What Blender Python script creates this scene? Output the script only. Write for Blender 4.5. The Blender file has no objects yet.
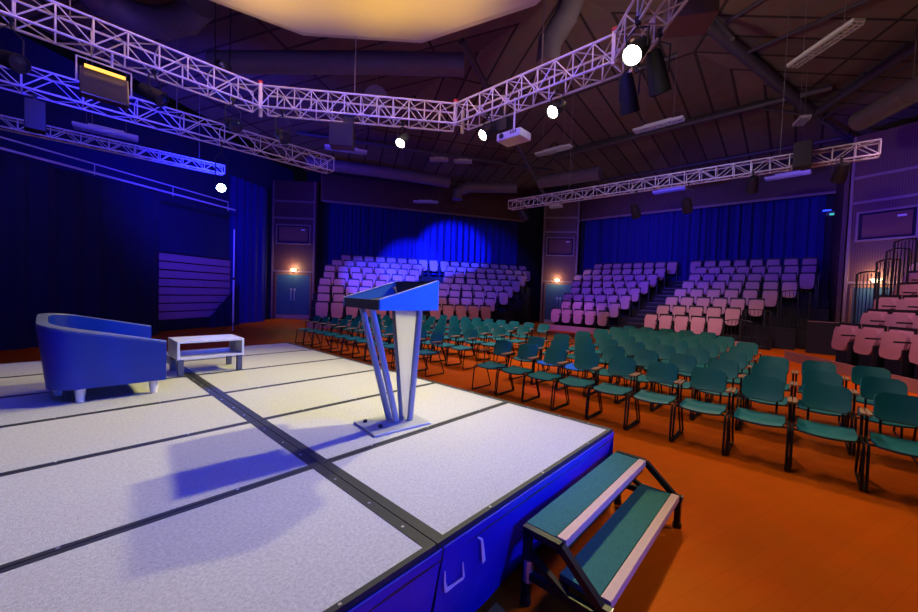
import bpy, math, random
from mathutils import Vector, Matrix
random.seed(7)
sc = bpy.context.scene
COL = sc.collection
PI = math.pi
R = math.radians
ORD = ['first', 'second', 'third', 'fourth', 'fifth', 'sixth', 'seventh', 'eighth', 'ninth', 'tenth', 'eleventh', 'twelfth', 'thirteenth', 'fourteenth']

# ------------------------------------------------------------------ materials
def lin(c):
    def f(v):
        v /= 255.0
        return v / 12.92 if v <= 0.04045 else ((v + 0.055) / 1.055) ** 2.4
    return (f(c[0]), f(c[1]), f(c[2]), 1.0)

def mat(name, col, rough=0.6, metal=0.0, noise=0.0, scale=20.0, bump=0.0, bscale=None, emit=None, strength=0.0, coat=0.0):
    m = bpy.data.materials.new(name)
    m.use_nodes = True
    nt = m.node_tree
    b = nt.nodes['Principled BSDF']
    b.inputs['Base Color'].default_value = col
    b.inputs['Roughness'].default_value = rough
    b.inputs['Metallic'].default_value = metal
    b.inputs['Coat Weight'].default_value = coat
    if noise or bump:
        tc = nt.nodes.new('ShaderNodeTexCoord')
        nz = nt.nodes.new('ShaderNodeTexNoise')
        nz.inputs['Scale'].default_value = scale
        nz.inputs['Detail'].default_value = 4.0
        nt.links.new(tc.outputs['Object'], nz.inputs['Vector'])
        if noise:
            mx = nt.nodes.new('ShaderNodeMix')
            mx.data_type = 'RGBA'
            mx.inputs['A'].default_value = tuple(v * (1 - noise) for v in col[:3]) + (1,)
            mx.inputs['B'].default_value = tuple(min(1, v * (1 + noise)) for v in col[:3]) + (1,)
            nt.links.new(nz.outputs['Fac'], mx.inputs['Factor'])
            nt.links.new(mx.outputs['Result'], b.inputs['Base Color'])
        if bump:
            n2 = nt.nodes.new('ShaderNodeTexNoise')
            n2.inputs['Scale'].default_value = bscale or scale * 4
            nt.links.new(tc.outputs['Object'], n2.inputs['Vector'])
            bp = nt.nodes.new('ShaderNodeBump')
            bp.inputs['Strength'].default_value = bump
            bp.inputs['Distance'].default_value = 0.01
            nt.links.new(n2.outputs['Fac'], bp.inputs['Height'])
            nt.links.new(bp.outputs['Normal'], b.inputs['Normal'])
    if emit:
        b.inputs['Emission Color'].default_value = emit
        b.inputs['Emission Strength'].default_value = strength
    return m

def brick_mat(name, c1, c2, gap, bw, rh, rough, gapsize=0.02, rot=0.0, offset=0.5, noise=0.25, spec=0.5):
    m = bpy.data.materials.new(name)
    m.use_nodes = True
    nt = m.node_tree
    b = nt.nodes['Principled BSDF']
    b.inputs['Roughness'].default_value = rough
    b.inputs['Specular IOR Level'].default_value = spec
    tc = nt.nodes.new('ShaderNodeTexCoord')
    mp = nt.nodes.new('ShaderNodeMapping')
    mp.inputs['Rotation'].default_value = (0, 0, rot)
    bt = nt.nodes.new('ShaderNodeTexBrick')
    bt.inputs['Color1'].default_value = c1
    bt.inputs['Color2'].default_value = c2
    bt.inputs['Mortar'].default_value = gap
    bt.inputs['Scale'].default_value = 1.0
    bt.inputs['Mortar Size'].default_value = gapsize
    bt.inputs['Brick Width'].default_value = bw
    bt.inputs['Row Height'].default_value = rh
    bt.offset = offset
    nz = nt.nodes.new('ShaderNodeTexNoise')
    nz.inputs['Scale'].default_value = 3.0
    nz.inputs['Detail'].default_value = 6.0
    mx = nt.nodes.new('ShaderNodeMix')
    mx.data_type = 'RGBA'
    mx.blend_type = 'MULTIPLY'
    mx.inputs['Factor'].default_value = noise
    nt.links.new(tc.outputs['Object'], mp.inputs['Vector'])
    nt.links.new(mp.outputs['Vector'], bt.inputs['Vector'])
    nt.links.new(tc.outputs['Object'], nz.inputs['Vector'])
    nt.links.new(bt.outputs['Color'], mx.inputs['A'])
    nt.links.new(nz.outputs['Color'], mx.inputs['B'])
    nt.links.new(mx.outputs['Result'], b.inputs['Base Color'])
    return m

def rib_mat(name, c1, c2, per_m, rough=0.6):
    """vertical timber ribs: dark grooves along the local x axis"""
    m = bpy.data.materials.new(name)
    m.use_nodes = True
    nt = m.node_tree
    b = nt.nodes['Principled BSDF']
    b.inputs['Roughness'].default_value = rough
    tc = nt.nodes.new('ShaderNodeTexCoord')
    w = nt.nodes.new('ShaderNodeTexWave')
    w.wave_type = 'BANDS'
    w.bands_direction = 'X'
    w.inputs['Scale'].default_value = per_m * 0.314
    w.inputs['Distortion'].default_value = 0.0
    mx = nt.nodes.new('ShaderNodeMix')
    mx.data_type = 'RGBA'
    mx.inputs['A'].default_value = c1
    mx.inputs['B'].default_value = c2
    nt.links.new(tc.outputs['Object'], w.inputs['Vector'])
    nt.links.new(w.outputs['Fac'], mx.inputs['Factor'])
    nt.links.new(mx.outputs['Result'], b.inputs['Base Color'])
    return m

def frosted(name, col, weight):
    m = bpy.data.materials.new(name)
    m.use_nodes = True
    nt = m.node_tree
    out = nt.nodes['Material Output']
    b = nt.nodes['Principled BSDF']
    b.inputs['Base Color'].default_value = col
    b.inputs['Roughness'].default_value = 0.4
    t = nt.nodes.new('ShaderNodeBsdfTranslucent')
    t.inputs['Color'].default_value = col
    mx = nt.nodes.new('ShaderNodeMixShader')
    mx.inputs['Fac'].default_value = weight
    nt.links.new(b.outputs['BSDF'], mx.inputs[1])
    nt.links.new(t.outputs['BSDF'], mx.inputs[2])
    nt.links.new(mx.outputs['Shader'], out.inputs['Surface'])
    return m

M = {
    'carpet': mat('stage_carpet', (0.50, 0.485, 0.46, 1), 0.95, noise=0.38, scale=75, bump=0.25, bscale=220),
    'alu_dark': mat('weathered_aluminium', (0.035, 0.035, 0.035, 1), 0.6, 0.2, noise=0.3, scale=15),
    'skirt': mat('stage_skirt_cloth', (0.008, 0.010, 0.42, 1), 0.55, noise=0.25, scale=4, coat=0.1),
    'tape': mat('white_tape', (0.75, 0.75, 0.78, 1), 0.5),
    'teal': mat('teal_chair_plastic', (0.003, 0.19, 0.24, 1), 0.5, noise=0.1, scale=30),
    'black_metal': mat('black_steel', (0.012, 0.012, 0.014, 1), 0.4, 0.3),
    'arm_wood': mat('pale_wood_armrest', (0.45, 0.27, 0.17, 1), 0.45, noise=0.2, scale=18),
    'seat_pink': mat('dusty_pink_upholstery', (0.47, 0.225, 0.245, 1), 0.9, noise=0.12, scale=14, bump=0.3, bscale=120),
    'seat_frame': mat('black_seat_shell', (0.008, 0.008, 0.010, 1), 0.6),
    'riser': mat('black_riser_carpet', (0.012, 0.010, 0.014, 1), 0.9, noise=0.2, scale=12),
    'kick': mat('beige_kickboard', (0.42, 0.24, 0.2, 1), 0.6, noise=0.12, scale=4),
    'step_edge': mat('worn_step_edge', (0.10, 0.075, 0.085, 1), 0.6, noise=0.2, scale=8),
    'curtain': mat('blue_black_velvet', (0.010, 0.012, 0.17, 1), 0.95, noise=0.15, scale=5),
    'drape': mat('black_serge_drape', (0.006, 0.006, 0.030, 1), 0.95, noise=0.3, scale=2),
    'wall': rib_mat('ribbed_red_brown_timber', (0.07, 0.024, 0.022, 1), (0.13, 0.045, 0.038, 1), 16),
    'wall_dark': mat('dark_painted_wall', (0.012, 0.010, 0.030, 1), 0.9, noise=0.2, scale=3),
    'wall_haze': mat('dark_wall_blue_haze', (0.010, 0.010, 0.085, 1), 0.9, noise=0.2, scale=3),  # dark wall copy with the blue lamp haze put into its colour
    'fascia': mat('dark_red_timber_fascia', (0.085, 0.03, 0.022, 1), 0.6, noise=0.3, scale=3),
    'trim': mat('pale_timber_trim', (0.22, 0.13, 0.13, 1), 0.5, noise=0.15, scale=9),
    'frame_in': mat('pinboard_red_brown', (0.16, 0.06, 0.06, 1), 0.8, noise=0.15, scale=6),
    'label': mat('white_card', (0.7, 0.7, 0.7, 1), 0.6),
    'door': mat('blue_painted_door', (0.035, 0.10, 0.15, 1), 0.5, noise=0.1, scale=5),
    'door_frame': mat('wood_door_frame', (0.22, 0.10, 0.05, 1), 0.5, noise=0.2, scale=8),
    'steel': mat('brushed_steel', (0.55, 0.55, 0.56, 1), 0.35, 0.8, noise=0.1, scale=25),
    'truss': mat('truss_aluminium', (0.72, 0.70, 0.74, 1), 0.45, 0.25, noise=0.1, scale=12),
    'black': mat('matt_black_housing', (0.014, 0.014, 0.016, 1), 0.55, noise=0.2, scale=20),
    'gloss_black': mat('gloss_dark_panel', (0.05, 0.04, 0.06, 1), 0.25),
    'white_plastic': mat('white_plastic', (0.66, 0.64, 0.66, 1), 0.5, noise=0.05, scale=9),
    'louver': mat('louvre_aluminium', (0.5, 0.48, 0.52, 1), 0.35, 0.4),
    'duct': mat('galvanised_duct', (0.17, 0.135, 0.16, 1), 0.55, 0.1, noise=0.25, scale=2.5),
    'steel_tube': mat('painted_roof_steel', (0.085, 0.075, 0.10, 1), 0.5, 0.1, noise=0.25, scale=4),
    'cable': mat('grey_cable', (0.2, 0.17, 0.18, 1), 0.6),
    'canopy': frosted('stretched_white_canopy_fabric', (0.83, 0.78, 0.66, 1), 0.25),
    'canopy_rim': mat('canopy_rim', (0.6, 0.5, 0.46, 1), 0.6, noise=0.1, scale=3),
    'laminate': mat('pale_laminate', (0.62, 0.60, 0.56, 1), 0.4, noise=0.06, scale=7),
    'table_leg': mat('grey_metal_leg', (0.10, 0.10, 0.10, 1), 0.45, 0.3),
    'leather': mat('dark_blue_leather', (0.002, 0.018, 0.24, 1), 0.33, noise=0.15, scale=5, bump=0.08, bscale=40),
    'piping': mat('pale_leather_edge', (0.13, 0.14, 0.20, 1), 0.4),  # arm rim, a tone paler than the leather shell
    'foot': mat('brushed_chair_foot', (0.75, 0.73, 0.70, 1), 0.35, 0.2),
    'lectern_grey': mat('grey_laminate_end', (0.055, 0.05, 0.048, 1), 0.5, noise=0.1, scale=9),
    'lectern_side': mat('blue_grey_laminate', (0.09, 0.34, 0.70, 1), 0.4, noise=0.06, scale=6),
    'lectern_edge': mat('pale_edge_band', (0.55, 0.58, 0.6, 1), 0.4),
    'lectern_leg': mat('satin_lectern_leg', (0.30, 0.31, 0.36, 1), 0.35, 0.35, noise=0.05, scale=9),
    'frosted': frosted('frosted_acrylic', (0.90, 0.89, 0.90, 1), 0.55),
    'base': mat('pale_steel_base_plate', (0.42, 0.43, 0.42, 1), 0.45, 0.3, noise=0.1, scale=9),
    'tread': mat('teal_grey_step_carpet', (0.022, 0.135, 0.125, 1), 0.95, noise=0.35, scale=60, bump=0.4, bscale=220),
    'nosing': mat('pale_pink_nosing', (0.56, 0.36, 0.32, 1), 0.6, noise=0.1, scale=25),
    'orange': mat('orange_lit_floor', (0.8, 0.28, 0.015, 1), 0.5, noise=0.1, scale=6),
    'bank': mat('folded_seating_pink_panel', (0.42, 0.19, 0.25, 1), 0.8, noise=0.1, scale=4),
    'lens_white': mat('lit_white_lens', (1, 1, 1, 1), 0.3, emit=(1, 0.97, 0.80, 1), strength=28),
    'lens_blue': mat('lit_blue_lens', (1, 1, 1, 1), 0.3, emit=(0.45, 0.6, 1, 1), strength=60),
    'lens_dark': mat('unlit_glass_lens', (0.02, 0.025, 0.04, 1), 0.1),
    'amber': mat('lit_amber_bar', (1, 0.6, 0.1, 1), 0.4, emit=(1, 0.50, 0.04, 1), strength=1.6),
    'sconce': mat('lit_sconce_glass', (1, 0.9, 0.6, 1), 0.4, emit=(1, 0.82, 0.40, 1), strength=7),
    'green': mat('lit_green_sign', (0.1, 1, 0.3, 1), 0.4, emit=(0.03, 0.8, 0.22, 1), strength=0.6),
    'bluelamp': mat('lit_blue_indicator', (0.1, 0.2, 1, 1), 0.4, emit=(0.02, 0.10, 1.0, 1), strength=0.9),
    'red': mat('red_tape', (0.7, 0.04, 0.06, 1), 0.5),
    'floor': brick_mat('orange_timber_floor', (0.66, 0.115, 0.001, 1), (0.62, 0.106, 0.001, 1), (0.58, 0.097, 0.001, 1), 0.9, 0.11, 0.55, 0.003, R(20), noise=0.3, spec=0.05),
    'roof': brick_mat('brown_roof_boards', (0.27, 0.19, 0.15, 1), (0.17, 0.115, 0.09, 1), (0.055, 0.04, 0.035, 1), 4.2, 0.8, 0.85, 0.045, offset=0.0, noise=0.5),
}

# ------------------------------------------------------------------ mesh builder
class MB:
    def __init__(self):
        self.v, self.f, self.m = [], [], []
    def add(self, vs, fs, mi=0):
        o = len(self.v)
        self.v += [tuple(p) for p in vs]
        self.f += [tuple(i + o for i in f) for f in fs]
        self.m += [mi] * len(fs)
        return self
    def box(self, c, s, rot=None, mi=0):
        x, y, z = s[0] / 2, s[1] / 2, s[2] / 2
        vs = [Vector((sx * x, sy * y, sz * z)) for sx in (-1, 1) for sy in (-1, 1) for sz in (-1, 1)]
        if rot is not None:
            vs = [rot @ p for p in vs]
        c = Vector(c)
        return self.add([p + c for p in vs], [(0, 1, 3, 2), (4, 6, 7, 5), (0, 4, 5, 1), (2, 3, 7, 6), (0, 2, 6, 4), (1, 5, 7, 3)], mi)
    def bar(self, a, b, w, h, up=(0, 0, 1), mi=0):
        a, b = Vector(a), Vector(b)
        d = (b - a)
        L = d.length
        d.normalize()
        s = d.cross(Vector(up))
        if s.length < 1e-4:
            s = d.cross(Vector((1, 0, 0)))
        s.normalize()
        u = s.cross(d)
        vs = []
        for e in (a, b):
            for (i, j) in ((-1, -1), (1, -1), (1, 1), (-1, 1)):
                vs.append(e + s * (i * w / 2) + u * (j * h / 2))
        return self.add(vs, [(0, 3, 2, 1), (4, 5, 6, 7), (0, 1, 5, 4), (1, 2, 6, 5), (2, 3, 7, 6), (3, 0, 4, 7)], mi)
    def tube(self, pts, r, n=8, mi=0, cap=True):
        pts = [Vector(p) for p in pts]
        rs = r if isinstance(r, (list, tuple)) else [r] * len(pts)
        rings = []
        prev = None
        for i, p in enumerate(pts):
            if i == 0:
                d = pts[1] - p
            elif i == len(pts) - 1:
                d = p - pts[i - 1]
            else:
                d = (pts[i + 1] - p).normalized() + (p - pts[i - 1]).normalized()
            d.normalize()
            if prev is None:
                a = Vector((0, 0, 1)) if abs(d.z) < 0.9 else Vector((1, 0, 0))
                s = d.cross(a).normalized()
            else:
                s = (prev - d * prev.dot(d)).normalized()
            prev = s
            t = d.cross(s)
            rings.append([p + (s * math.cos(2 * PI * k / n) + t * math.sin(2 * PI * k / n)) * rs[i] for k in range(n)])
        vs = [q for ring in rings for q in ring]
        fs = []
        for i in range(len(pts) - 1):
            for k in range(n):
                k2 = (k + 1) % n
                fs.append((i * n + k, i * n + k2, (i + 1) * n + k2, (i + 1) * n + k))
        if cap:
            fs.append(tuple(range(n))[::-1])
            fs.append(tuple((len(pts) - 1) * n + k for k in range(n)))
        return self.add(vs, fs, mi)
    def grid(self, rows, closed=False, mi=0):
        n = len(rows[0])
        vs = [p for r in rows for p in r]
        fs = []
        for i in range(len(rows) - 1):
            for k in range(n if closed else n - 1):
                k2 = (k + 1) % n
                fs.append((i * n + k, i * n + k2, (i + 1) * n + k2, (i + 1) * n + k))
        return self.add(vs, fs, mi)
    def prism(self, poly, z0, z1, mi=0):
        n = len(poly)
        vs = [(x, y, z0) for x, y in poly] + [(x, y, z1) for x, y in poly]
        fs = [tuple(range(n))[::-1], tuple(range(n, 2 * n))] + [(k, (k + 1) % n, n + (k + 1) % n, n + k) for k in range(n)]
        return self.add(vs, fs, mi)
    def slab(self, P, thick):
        """thicken a grid of points (rows) into a closed shell along per-point normals"""
        nr, nc = len(P), len(P[0])
        N = [[None] * nc for _ in range(nr)]
        for i in range(nr):
            for j in range(nc):
                a = P[min(i + 1, nr - 1)][j] - P[max(i - 1, 0)][j]
                b = P[i][min(j + 1, nc - 1)] - P[i][max(j - 1, 0)]
                N[i][j] = a.cross(b).normalized()
        vs = [P[i][j] for i in range(nr) for j in range(nc)] + [P[i][j] - N[i][j] * thick for i in range(nr) for j in range(nc)]
        o = nr * nc
        fs = []
        for i in range(nr - 1):
            for j in range(nc - 1):
                a, b, c, d = i * nc + j, i * nc + j + 1, (i + 1) * nc + j + 1, (i + 1) * nc + j
                fs.append((a, b, c, d))
                fs.append((o + d, o + c, o + b, o + a))
        edge = [j for j in range(nc)] + [i * nc + nc - 1 for i in range(1, nr)] + [(nr - 1) * nc + j for j in range(nc - 2, -1, -1)] + [i * nc for i in range(nr - 2, 0, -1)]
        for k in range(len(edge)):
            a, b = edge[k], edge[(k + 1) % len(edge)]
            fs.append((b, a, o + a, o + b))
        return self.add(vs, fs)
    def mesh(self, name, mats, smooth=False):
        me = bpy.data.meshes.new(name)
        me.from_pydata(self.v, [], self.f)
        for m in (mats if isinstance(mats, (list, tuple)) else [mats]):
            me.materials.append(m)
        if any(self.m):
            me.polygons.foreach_set('material_index', self.m)
        if smooth:
            me.polygons.foreach_set('use_smooth', [True] * len(me.polygons))
            me.set_sharp_from_angle(angle=R(40))
        me.validate()
        me.update()
        return me
    def build(self, name, mats, parent=None, smooth=False, bevel=0.0, loc=None):
        o = bpy.data.objects.new(name, self.mesh(name, mats, smooth))
        COL.objects.link(o)
        if parent:
            o.parent = parent
        if loc is not None:
            o.location = loc
        if bevel:
            b = o.modifiers.new('bevel', 'BEVEL')
            b.width = bevel
            b.segments = 2
            b.limit_method = 'ANGLE'
        return o

def tag(o, label=None, cat=None, group=None, kind=None):
    if label: o['label'] = label
    if cat: o['category'] = cat
    if group: o['group'] = group
    if kind: o['kind'] = kind
    return o

def empty(name, loc, label, cat, group=None, rz=0.0):
    o = bpy.data.objects.new(name, None)
    COL.objects.link(o)
    o.location = loc
    o.rotation_euler = (0, 0, rz)
    o.empty_display_size = 0.1
    return tag(o, label, cat, group)

def copy_tree(o, parent=None):
    c = o.copy()
    COL.objects.link(c)
    if parent:
        c.parent = parent
    for ch in list(o.children):
        copy_tree(ch, c)
    return c

def structure(o):
    o['kind'] = 'structure'
    return o

def look(d, up=(0, 0, 1)):
    """rotation whose local -Z points along d"""
    return Vector(d).to_track_quat('-Z', 'Y')

# ------------------------------------------------------------------ camera
yaw, pitch, roll = R(42.437), R(-1.945), R(1.982)
HC = 1.66
fw = Vector((math.cos(yaw) * math.cos(pitch), math.sin(yaw) * math.cos(pitch), math.sin(pitch)))
r0 = Vector((math.sin(yaw), -math.cos(yaw), 0))
u0 = r0.cross(fw)
rr = r0 * math.cos(roll) + u0 * math.sin(roll)
uu = -r0 * math.sin(roll) + u0 * math.cos(roll)
cam = bpy.data.cameras.new('camera')
cam.sensor_width = 36.0
cam.lens = 36.0 * 373.55 / 918
cam.clip_start = 0.05
cam.clip_end = 200
co = bpy.data.objects.new('camera', cam)
COL.objects.link(co)
mw = Matrix((rr, uu, -fw)).transposed().to_4x4()
mw.translation = (0, 0, HC)
co.matrix_world = mw
sc.camera = co

# ------------------------------------------------------------------ hall shell: a hexagon
HX, HY, HR = 9.8, 5.3, 13.5            # centre and inradius
CR = HR / math.cos(R(30))
def hexpt(deg, r): return (HX + r * math.cos(R(deg)), HY + r * math.sin(R(deg)))

fb = MB()
fb.prism([hexpt(30 + 60 * k, CR + 0.4) for k in range(6)], -0.2, 0.0)
structure(fb.build('floor', M['floor']))

ROOF0, SLOPE = 8.25, 0.15
for k in range(6):
    nd = 60 * k
    # local frame: x along the slope (outwards), y along the wall
    a = math.atan(SLOPE)
    mb = MB()
    Ls = HR / math.cos(a)
    hw = CR / 2
    mb.add([(0, 0, 0), (Ls, -hw, 0), (Ls, hw, 0), (0, 0, 0.2), (Ls, -hw, 0.2), (Ls, hw, 0.2)], [(0, 2, 1), (3, 4, 5), (0, 1, 4, 3), (1, 2, 5, 4), (2, 0, 3, 5)])
    o = structure(mb.build('ceiling', M['roof']))
    o.matrix_world = Matrix.Translation((HX, HY, ROOF0 + SLOPE * HR)) @ Matrix.Rotation(R(nd), 4, 'Z') @ Matrix.Rotation(a, 4, 'Y')
WN = {0: 'wall_right', 60: 'wall_back', 120: 'wall_left', 180: 'wall_stage_side', 240: 'wall_front', 300: 'wall_far_right'}
for nd, nm in WN.items():
    mb = MB()
    mb.box((0, 0, ROOF0 / 2), (CR, 0.2, ROOF0))
    o = structure(mb.build(nm, M['wall_haze' if nd == 120 else 'wall_dark']))
    x, y = hexpt(nd, HR + (1.0 if nd == 120 else 0.1))
    o.location = (x, y, 0)
    o.rotation_euler = (0, 0, R(nd + 90))

def face_frame(nd, d):
    """origin on face nd at distance d from centre; u along wall to the left as seen from inside... returns n, u, origin"""
    n = Vector((math.cos(R(nd)), math.sin(R(nd)), 0))
    u = Vector((-n.y, n.x, 0))
    return n, u, Vector((HX, HY, 0)) + n * d

# fascias above the three seating banks (a deep timber beam with a pale lower trim)
def fascia(nd, half_a, half_b, nm, tn):
    n, u, o = face_frame(nd, HR - 0.70)
    a, b = o + u * half_a, o + u * half_b
    mb = MB()
    mb.bar(a + Vector((0, 0, 7.28)), b + Vector((0, 0, 7.28)), 0.16, 1.56)
    structure(mb.build(nm, M['fascia']))
    mb = MB()
    for z in (6.50,):
        mb.bar(a - n * 0.1 + Vector((0, 0, z)), b - n * 0.1 + Vector((0, 0, z)), 0.1, 0.11)
    mb.bar(a - n * 0.1 + Vector((0, 0, 6.5)), a - n * 0.1 + Vector((0, 0, 8.0)), 0.08, 0.08)
    mb.bar(b - n * 0.1 + Vector((0, 0, 6.5)), b - n * 0.1 + Vector((0, 0, 8.0)), 0.08, 0.08)
    structure(mb.build(tn, M['trim']))
fascia(0, -6.2, 5.4, 'wall_right_fascia', 'trim_1')
fascia(60, -5.4, 7.0, 'wall_back_fascia', 'trim_2')
fascia(-60, -7.0, 5.4, 'wall_far_right_fascia', 'trim_3')

# curtains (pleated velvet)
def curtain(name, a, b, z0, z1, m, label, amp=0.15, wave=0.42, cat='curtain', group=None, slant=None):
    a, b = Vector(a), Vector(b)
    d = b - a
    L = d.length
    d.normalize()
    s = Vector((-d.y, d.x, 0))
    n = int(L / 0.04)
    rnd = random.Random(len(name) + int(L * 10))
    ph = [rnd.uniform(0, 6.28) for _ in range(4)]
    top, bot = [], []
    for i in range(n + 1):
        t = L * i / n
        w = math.sin(2 * PI * t / wave + 0.8 * math.sin(t * 1.3 + ph[0])) + 0.35 * math.sin(2 * PI * t / (wave * 0.37) + ph[1])
        k = 0.8 + 0.3 * math.sin(t * 0.9 + ph[2])
        p = a + d * t
        zt = z1 if slant is None else slant[0] + (slant[1] - slant[0]) * t / L
        top.append(p + s * (w * k * amp * 0.6) + Vector((0, 0, zt)))
        bot.append(p + s * (w * k * amp) + Vector((0, 0, z0)))
    mb = MB()
    # a thin but closed cloth
    f0 = [top, bot]
    off = s * 0.02
    mb.grid([top, bot, [q + off for q in bot], [q + off for q in top], top])
    o = mb.build(name, m, smooth=True)
    tag(o, label, cat, group)
    return o
n, u, o = face_frame(60, HR - 0.45)
curtain('velvet_curtain', o + u * 6.6, o - u * 5.2, 2.75, 6.75, M['curtain'], 'long blue-lit velvet curtain behind the seating bank beyond the lectern')
n, u, o = face_frame(0, HR - 0.2)
curtain('velvet_curtain', o + u * 5.1, o - u * 5.9, 2.75, 6.75, M['curtain'], 'dark blue velvet curtain behind the bank facing the teal chairs')
n, u, o = face_frame(-60, HR - 0.45)
curtain('velvet_curtain', o + u * 5.0, o - u * 6.6, 2.75, 6.75, M['curtain'], 'dark velvet curtain above the bank with stepped handrails')
# black drapes round the stage
def dpt(nv, x):  # point on the line n.p = nv of the left wall (normal 120 deg) at given x
    return Vector((x, (nv + 0.5 * x) / 0.866, 0))
curtain('stage_drape', dpt(11.9, -2.1), dpt(11.9, 2.33), 0.0, 4.45, M['drape'], 'tall black drape hanging upstage behind the armchair', amp=0.06, wave=0.5, group=None)
curtain('stage_drape', dpt(12.95, 5.1), dpt(12.95, 6.95), 0.0, 6.3, M['curtain'], 'black drape hanging between the folded seating and the double door', amp=0.06, wave=0.4)  # blue curtain cloth puts the lamp's blue glow into this black drape
curtain('stage_drape', dpt(12.45, 4.05), dpt(12.45, 5.35), 0.0, 1.4, M['drape'], 'black masking cloth with slanting top in front of folded seating', amp=0.03, wave=0.4, slant=(0.30, 1.75))
mb = MB()
mb.tube([dpt(11.9, -3.2) + Vector((0, 0, 4.5)), dpt(11.9, 4.9) + Vector((0, 0, 4.62))], 0.03, 8)
mb.tube([dpt(11.9, -3.2) + Vector((0, 0, 4.75)), dpt(11.9, 4.6) + Vector((0, 0, 4.85))], 0.02, 8)
for i in range(5):
    p = dpt(11.9, -3 + i * 1.9)
    mb.tube([p + Vector((0, 0, 4.5)), p + Vector((0, 0, 4.8))], 0.012, 6)
tag(mb.build('drape_rail', M['truss'], smooth=True), 'double pipe rail carrying the black drape upstage', 'rail')

# ------------------------------------------------------------------ corner walls with doors, framed boards and sconces
def corner(nm, a, b, ztop, doorn, trimn, sconce_u, lab, door_z=2.42, door_u=(0.08, 0.95), box=(3.92, 4.95), ld=None):
    a, b = Vector((a[0], a[1], 0)), Vector((b[0], b[1], 0))      # a = left end seen from the hall
    d = (b - a); L = d.length; d.normalize()
    inn = Vector((d.y, -d.x, 0))     # towards the hall
    if inn.dot(Vector((HX, HY, 0)) - a) < 0: inn = -inn
    rz = math.atan2(d.y, d.x)
    mw_ = Matrix.Translation(a) @ Matrix.Rotation(rz, 4, 'Z')
    sgn = 1 if (mw_.to_3x3() @ Vector((0, 1, 0))).dot(inn) > 0 else -1
    def B(mb, x0, x1, y0, y1, z0, z1): mb.box(((x0 + x1) / 2, sgn * (y0 + y1) / 2, (z0 + z1) / 2), (x1 - x0, abs(y1 - y0), z1 - z0))
    mb = MB(); B(mb, -0.05, L + 0.05, -0.25, 0, 0, ztop)
    w = structure(mb.build(nm, M['wall'])); w.matrix_world = mw_
    mb = MB()
    B(mb, -0.02, 0.06, 0, 0.05, 0, ztop); B(mb, L - 0.06, L + 0.02, 0, 0.05, 0, ztop)
    for z in (door_z + 0.04, box[1] + 0.28, box[1] + 1.15): B(mb, 0.06, L - 0.06, 0, 0.045, z, z + 0.09)
    t = structure(mb.build(trimn, M['trim'])); t.matrix_world = mw_
    # double door
    x0, x1 = L * door_u[0], L * door_u[1]
    mb = MB()
    B(mb, x0, x0 + 0.07, 0, 0.06, 0, door_z); B(mb, x1 - 0.07, x1, 0, 0.06, 0, door_z); B(mb, x0, x1, 0, 0.06, door_z - 0.08, door_z)
    dr = structure(mb.build(doorn, M['door_frame'])); dr.matrix_world = mw_
    xm = (x0 + x1) / 2
    for (p, q, hx) in ((x0 + 0.08, xm - 0.006, xm - 0.09), (xm + 0.006, x1 - 0.08, xm + 0.09)):
        mb = MB(); B(mb, p, q, 0.003, 0.045, 0.24, door_z - 0.09)
        lf = mb.build('door_leaf', M['door'], dr, bevel=0.004)
        mb = MB(); B(mb, p, q, 0.004, 0.05, 0.02, 0.235); mb.build('kick_plate', M['steel'], dr)
        mb = MB()
        mb.tube([(hx, sgn * 0.05, 1.0), (hx, sgn * 0.1, 1.04), (hx, sgn * 0.1, 1.42), (hx, sgn * 0.05, 1.46)], 0.022, 8)
        mb.build('door_handle', M['steel'], dr, smooth=True)
        mb = MB(); B(mb, hx - 0.05, hx + 0.05, 0.046, 0.05, 1.5, 1.62); mb.build('door_sign_plate', M['steel'], dr)
    # framed board
    bz0, bz1 = box
    fx0, fx1 = 0.18, L - 0.2
    fr = empty('framed_board', mw_ @ Vector(((fx0 + fx1) / 2, 0, bz0)), 'dark framed board with a small white tag ' + lab, 'board', 'framed boards above the doors', rz)
    W = fx1 - fx0; H = bz1 - bz0
    mb = MB()
    for (p, q, r_, s_) in ((-W / 2, W / 2, 0, 0.06), (-W / 2, W / 2, H - 0.06, H), (-W / 2, -W / 2 + 0.06, 0.06, H - 0.06), (W / 2 - 0.06, W / 2, 0.06, H - 0.06)):
        mb.box(((p + q) / 2, sgn * 0.035, (r_ + s_) / 2), (q - p, 0.07, s_ - r_))
    mb.build('frame', M['trim'], fr)
    mb = MB(); mb.box((0, sgn * 0.012, H / 2), (W - 0.12, 0.02, H - 0.12)); mb.build('backing', M['wall_dark'], fr)
    mb = MB(); mb.box((0, sgn * 0.03, H / 2), (W - 0.3, 0.02, H - 0.26)); mb.build('panel', M['frame_in'], fr)
    mb = MB(); mb.box((W / 2 - 0.38, sgn * 0.044, H - 0.27), (0.2, 0.006, 0.06)); mb.build('name_tag', M['label'], fr)
    # sconce
    sp = mw_ @ Vector((L * sconce_u, 0, door_z + 0.13))
    s = empty('wall_light', sp, 'lit warm wall light ' + lab, 'wall light', 'warm wall lights over the doors', rz)
    mb = MB(); mb.box((0, sgn * 0.03, 0.0), (0.16, 0.06, 0.10)); mb.build('back_plate', M['steel'], s, bevel=0.01)
    mb = MB()
    rows = []
    for i in range(5):
        t_ = i / 4
        rad = 0.05 + 0.10 * t_
        rows.append([(rad * math.cos(PI * k / 10), sgn * (0.06 + 0.9 * rad * math.sin(PI * k / 10)), -0.05 + 0.12 * t_) for k in range(11)])
    mb.grid(rows); mb.add(rows[-1], [tuple(range(11))]); mb.add(rows[0], [tuple(range(11))[::-1]])
    mb.build('glass_bowl', M['sconce'], s, smooth=True)
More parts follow.
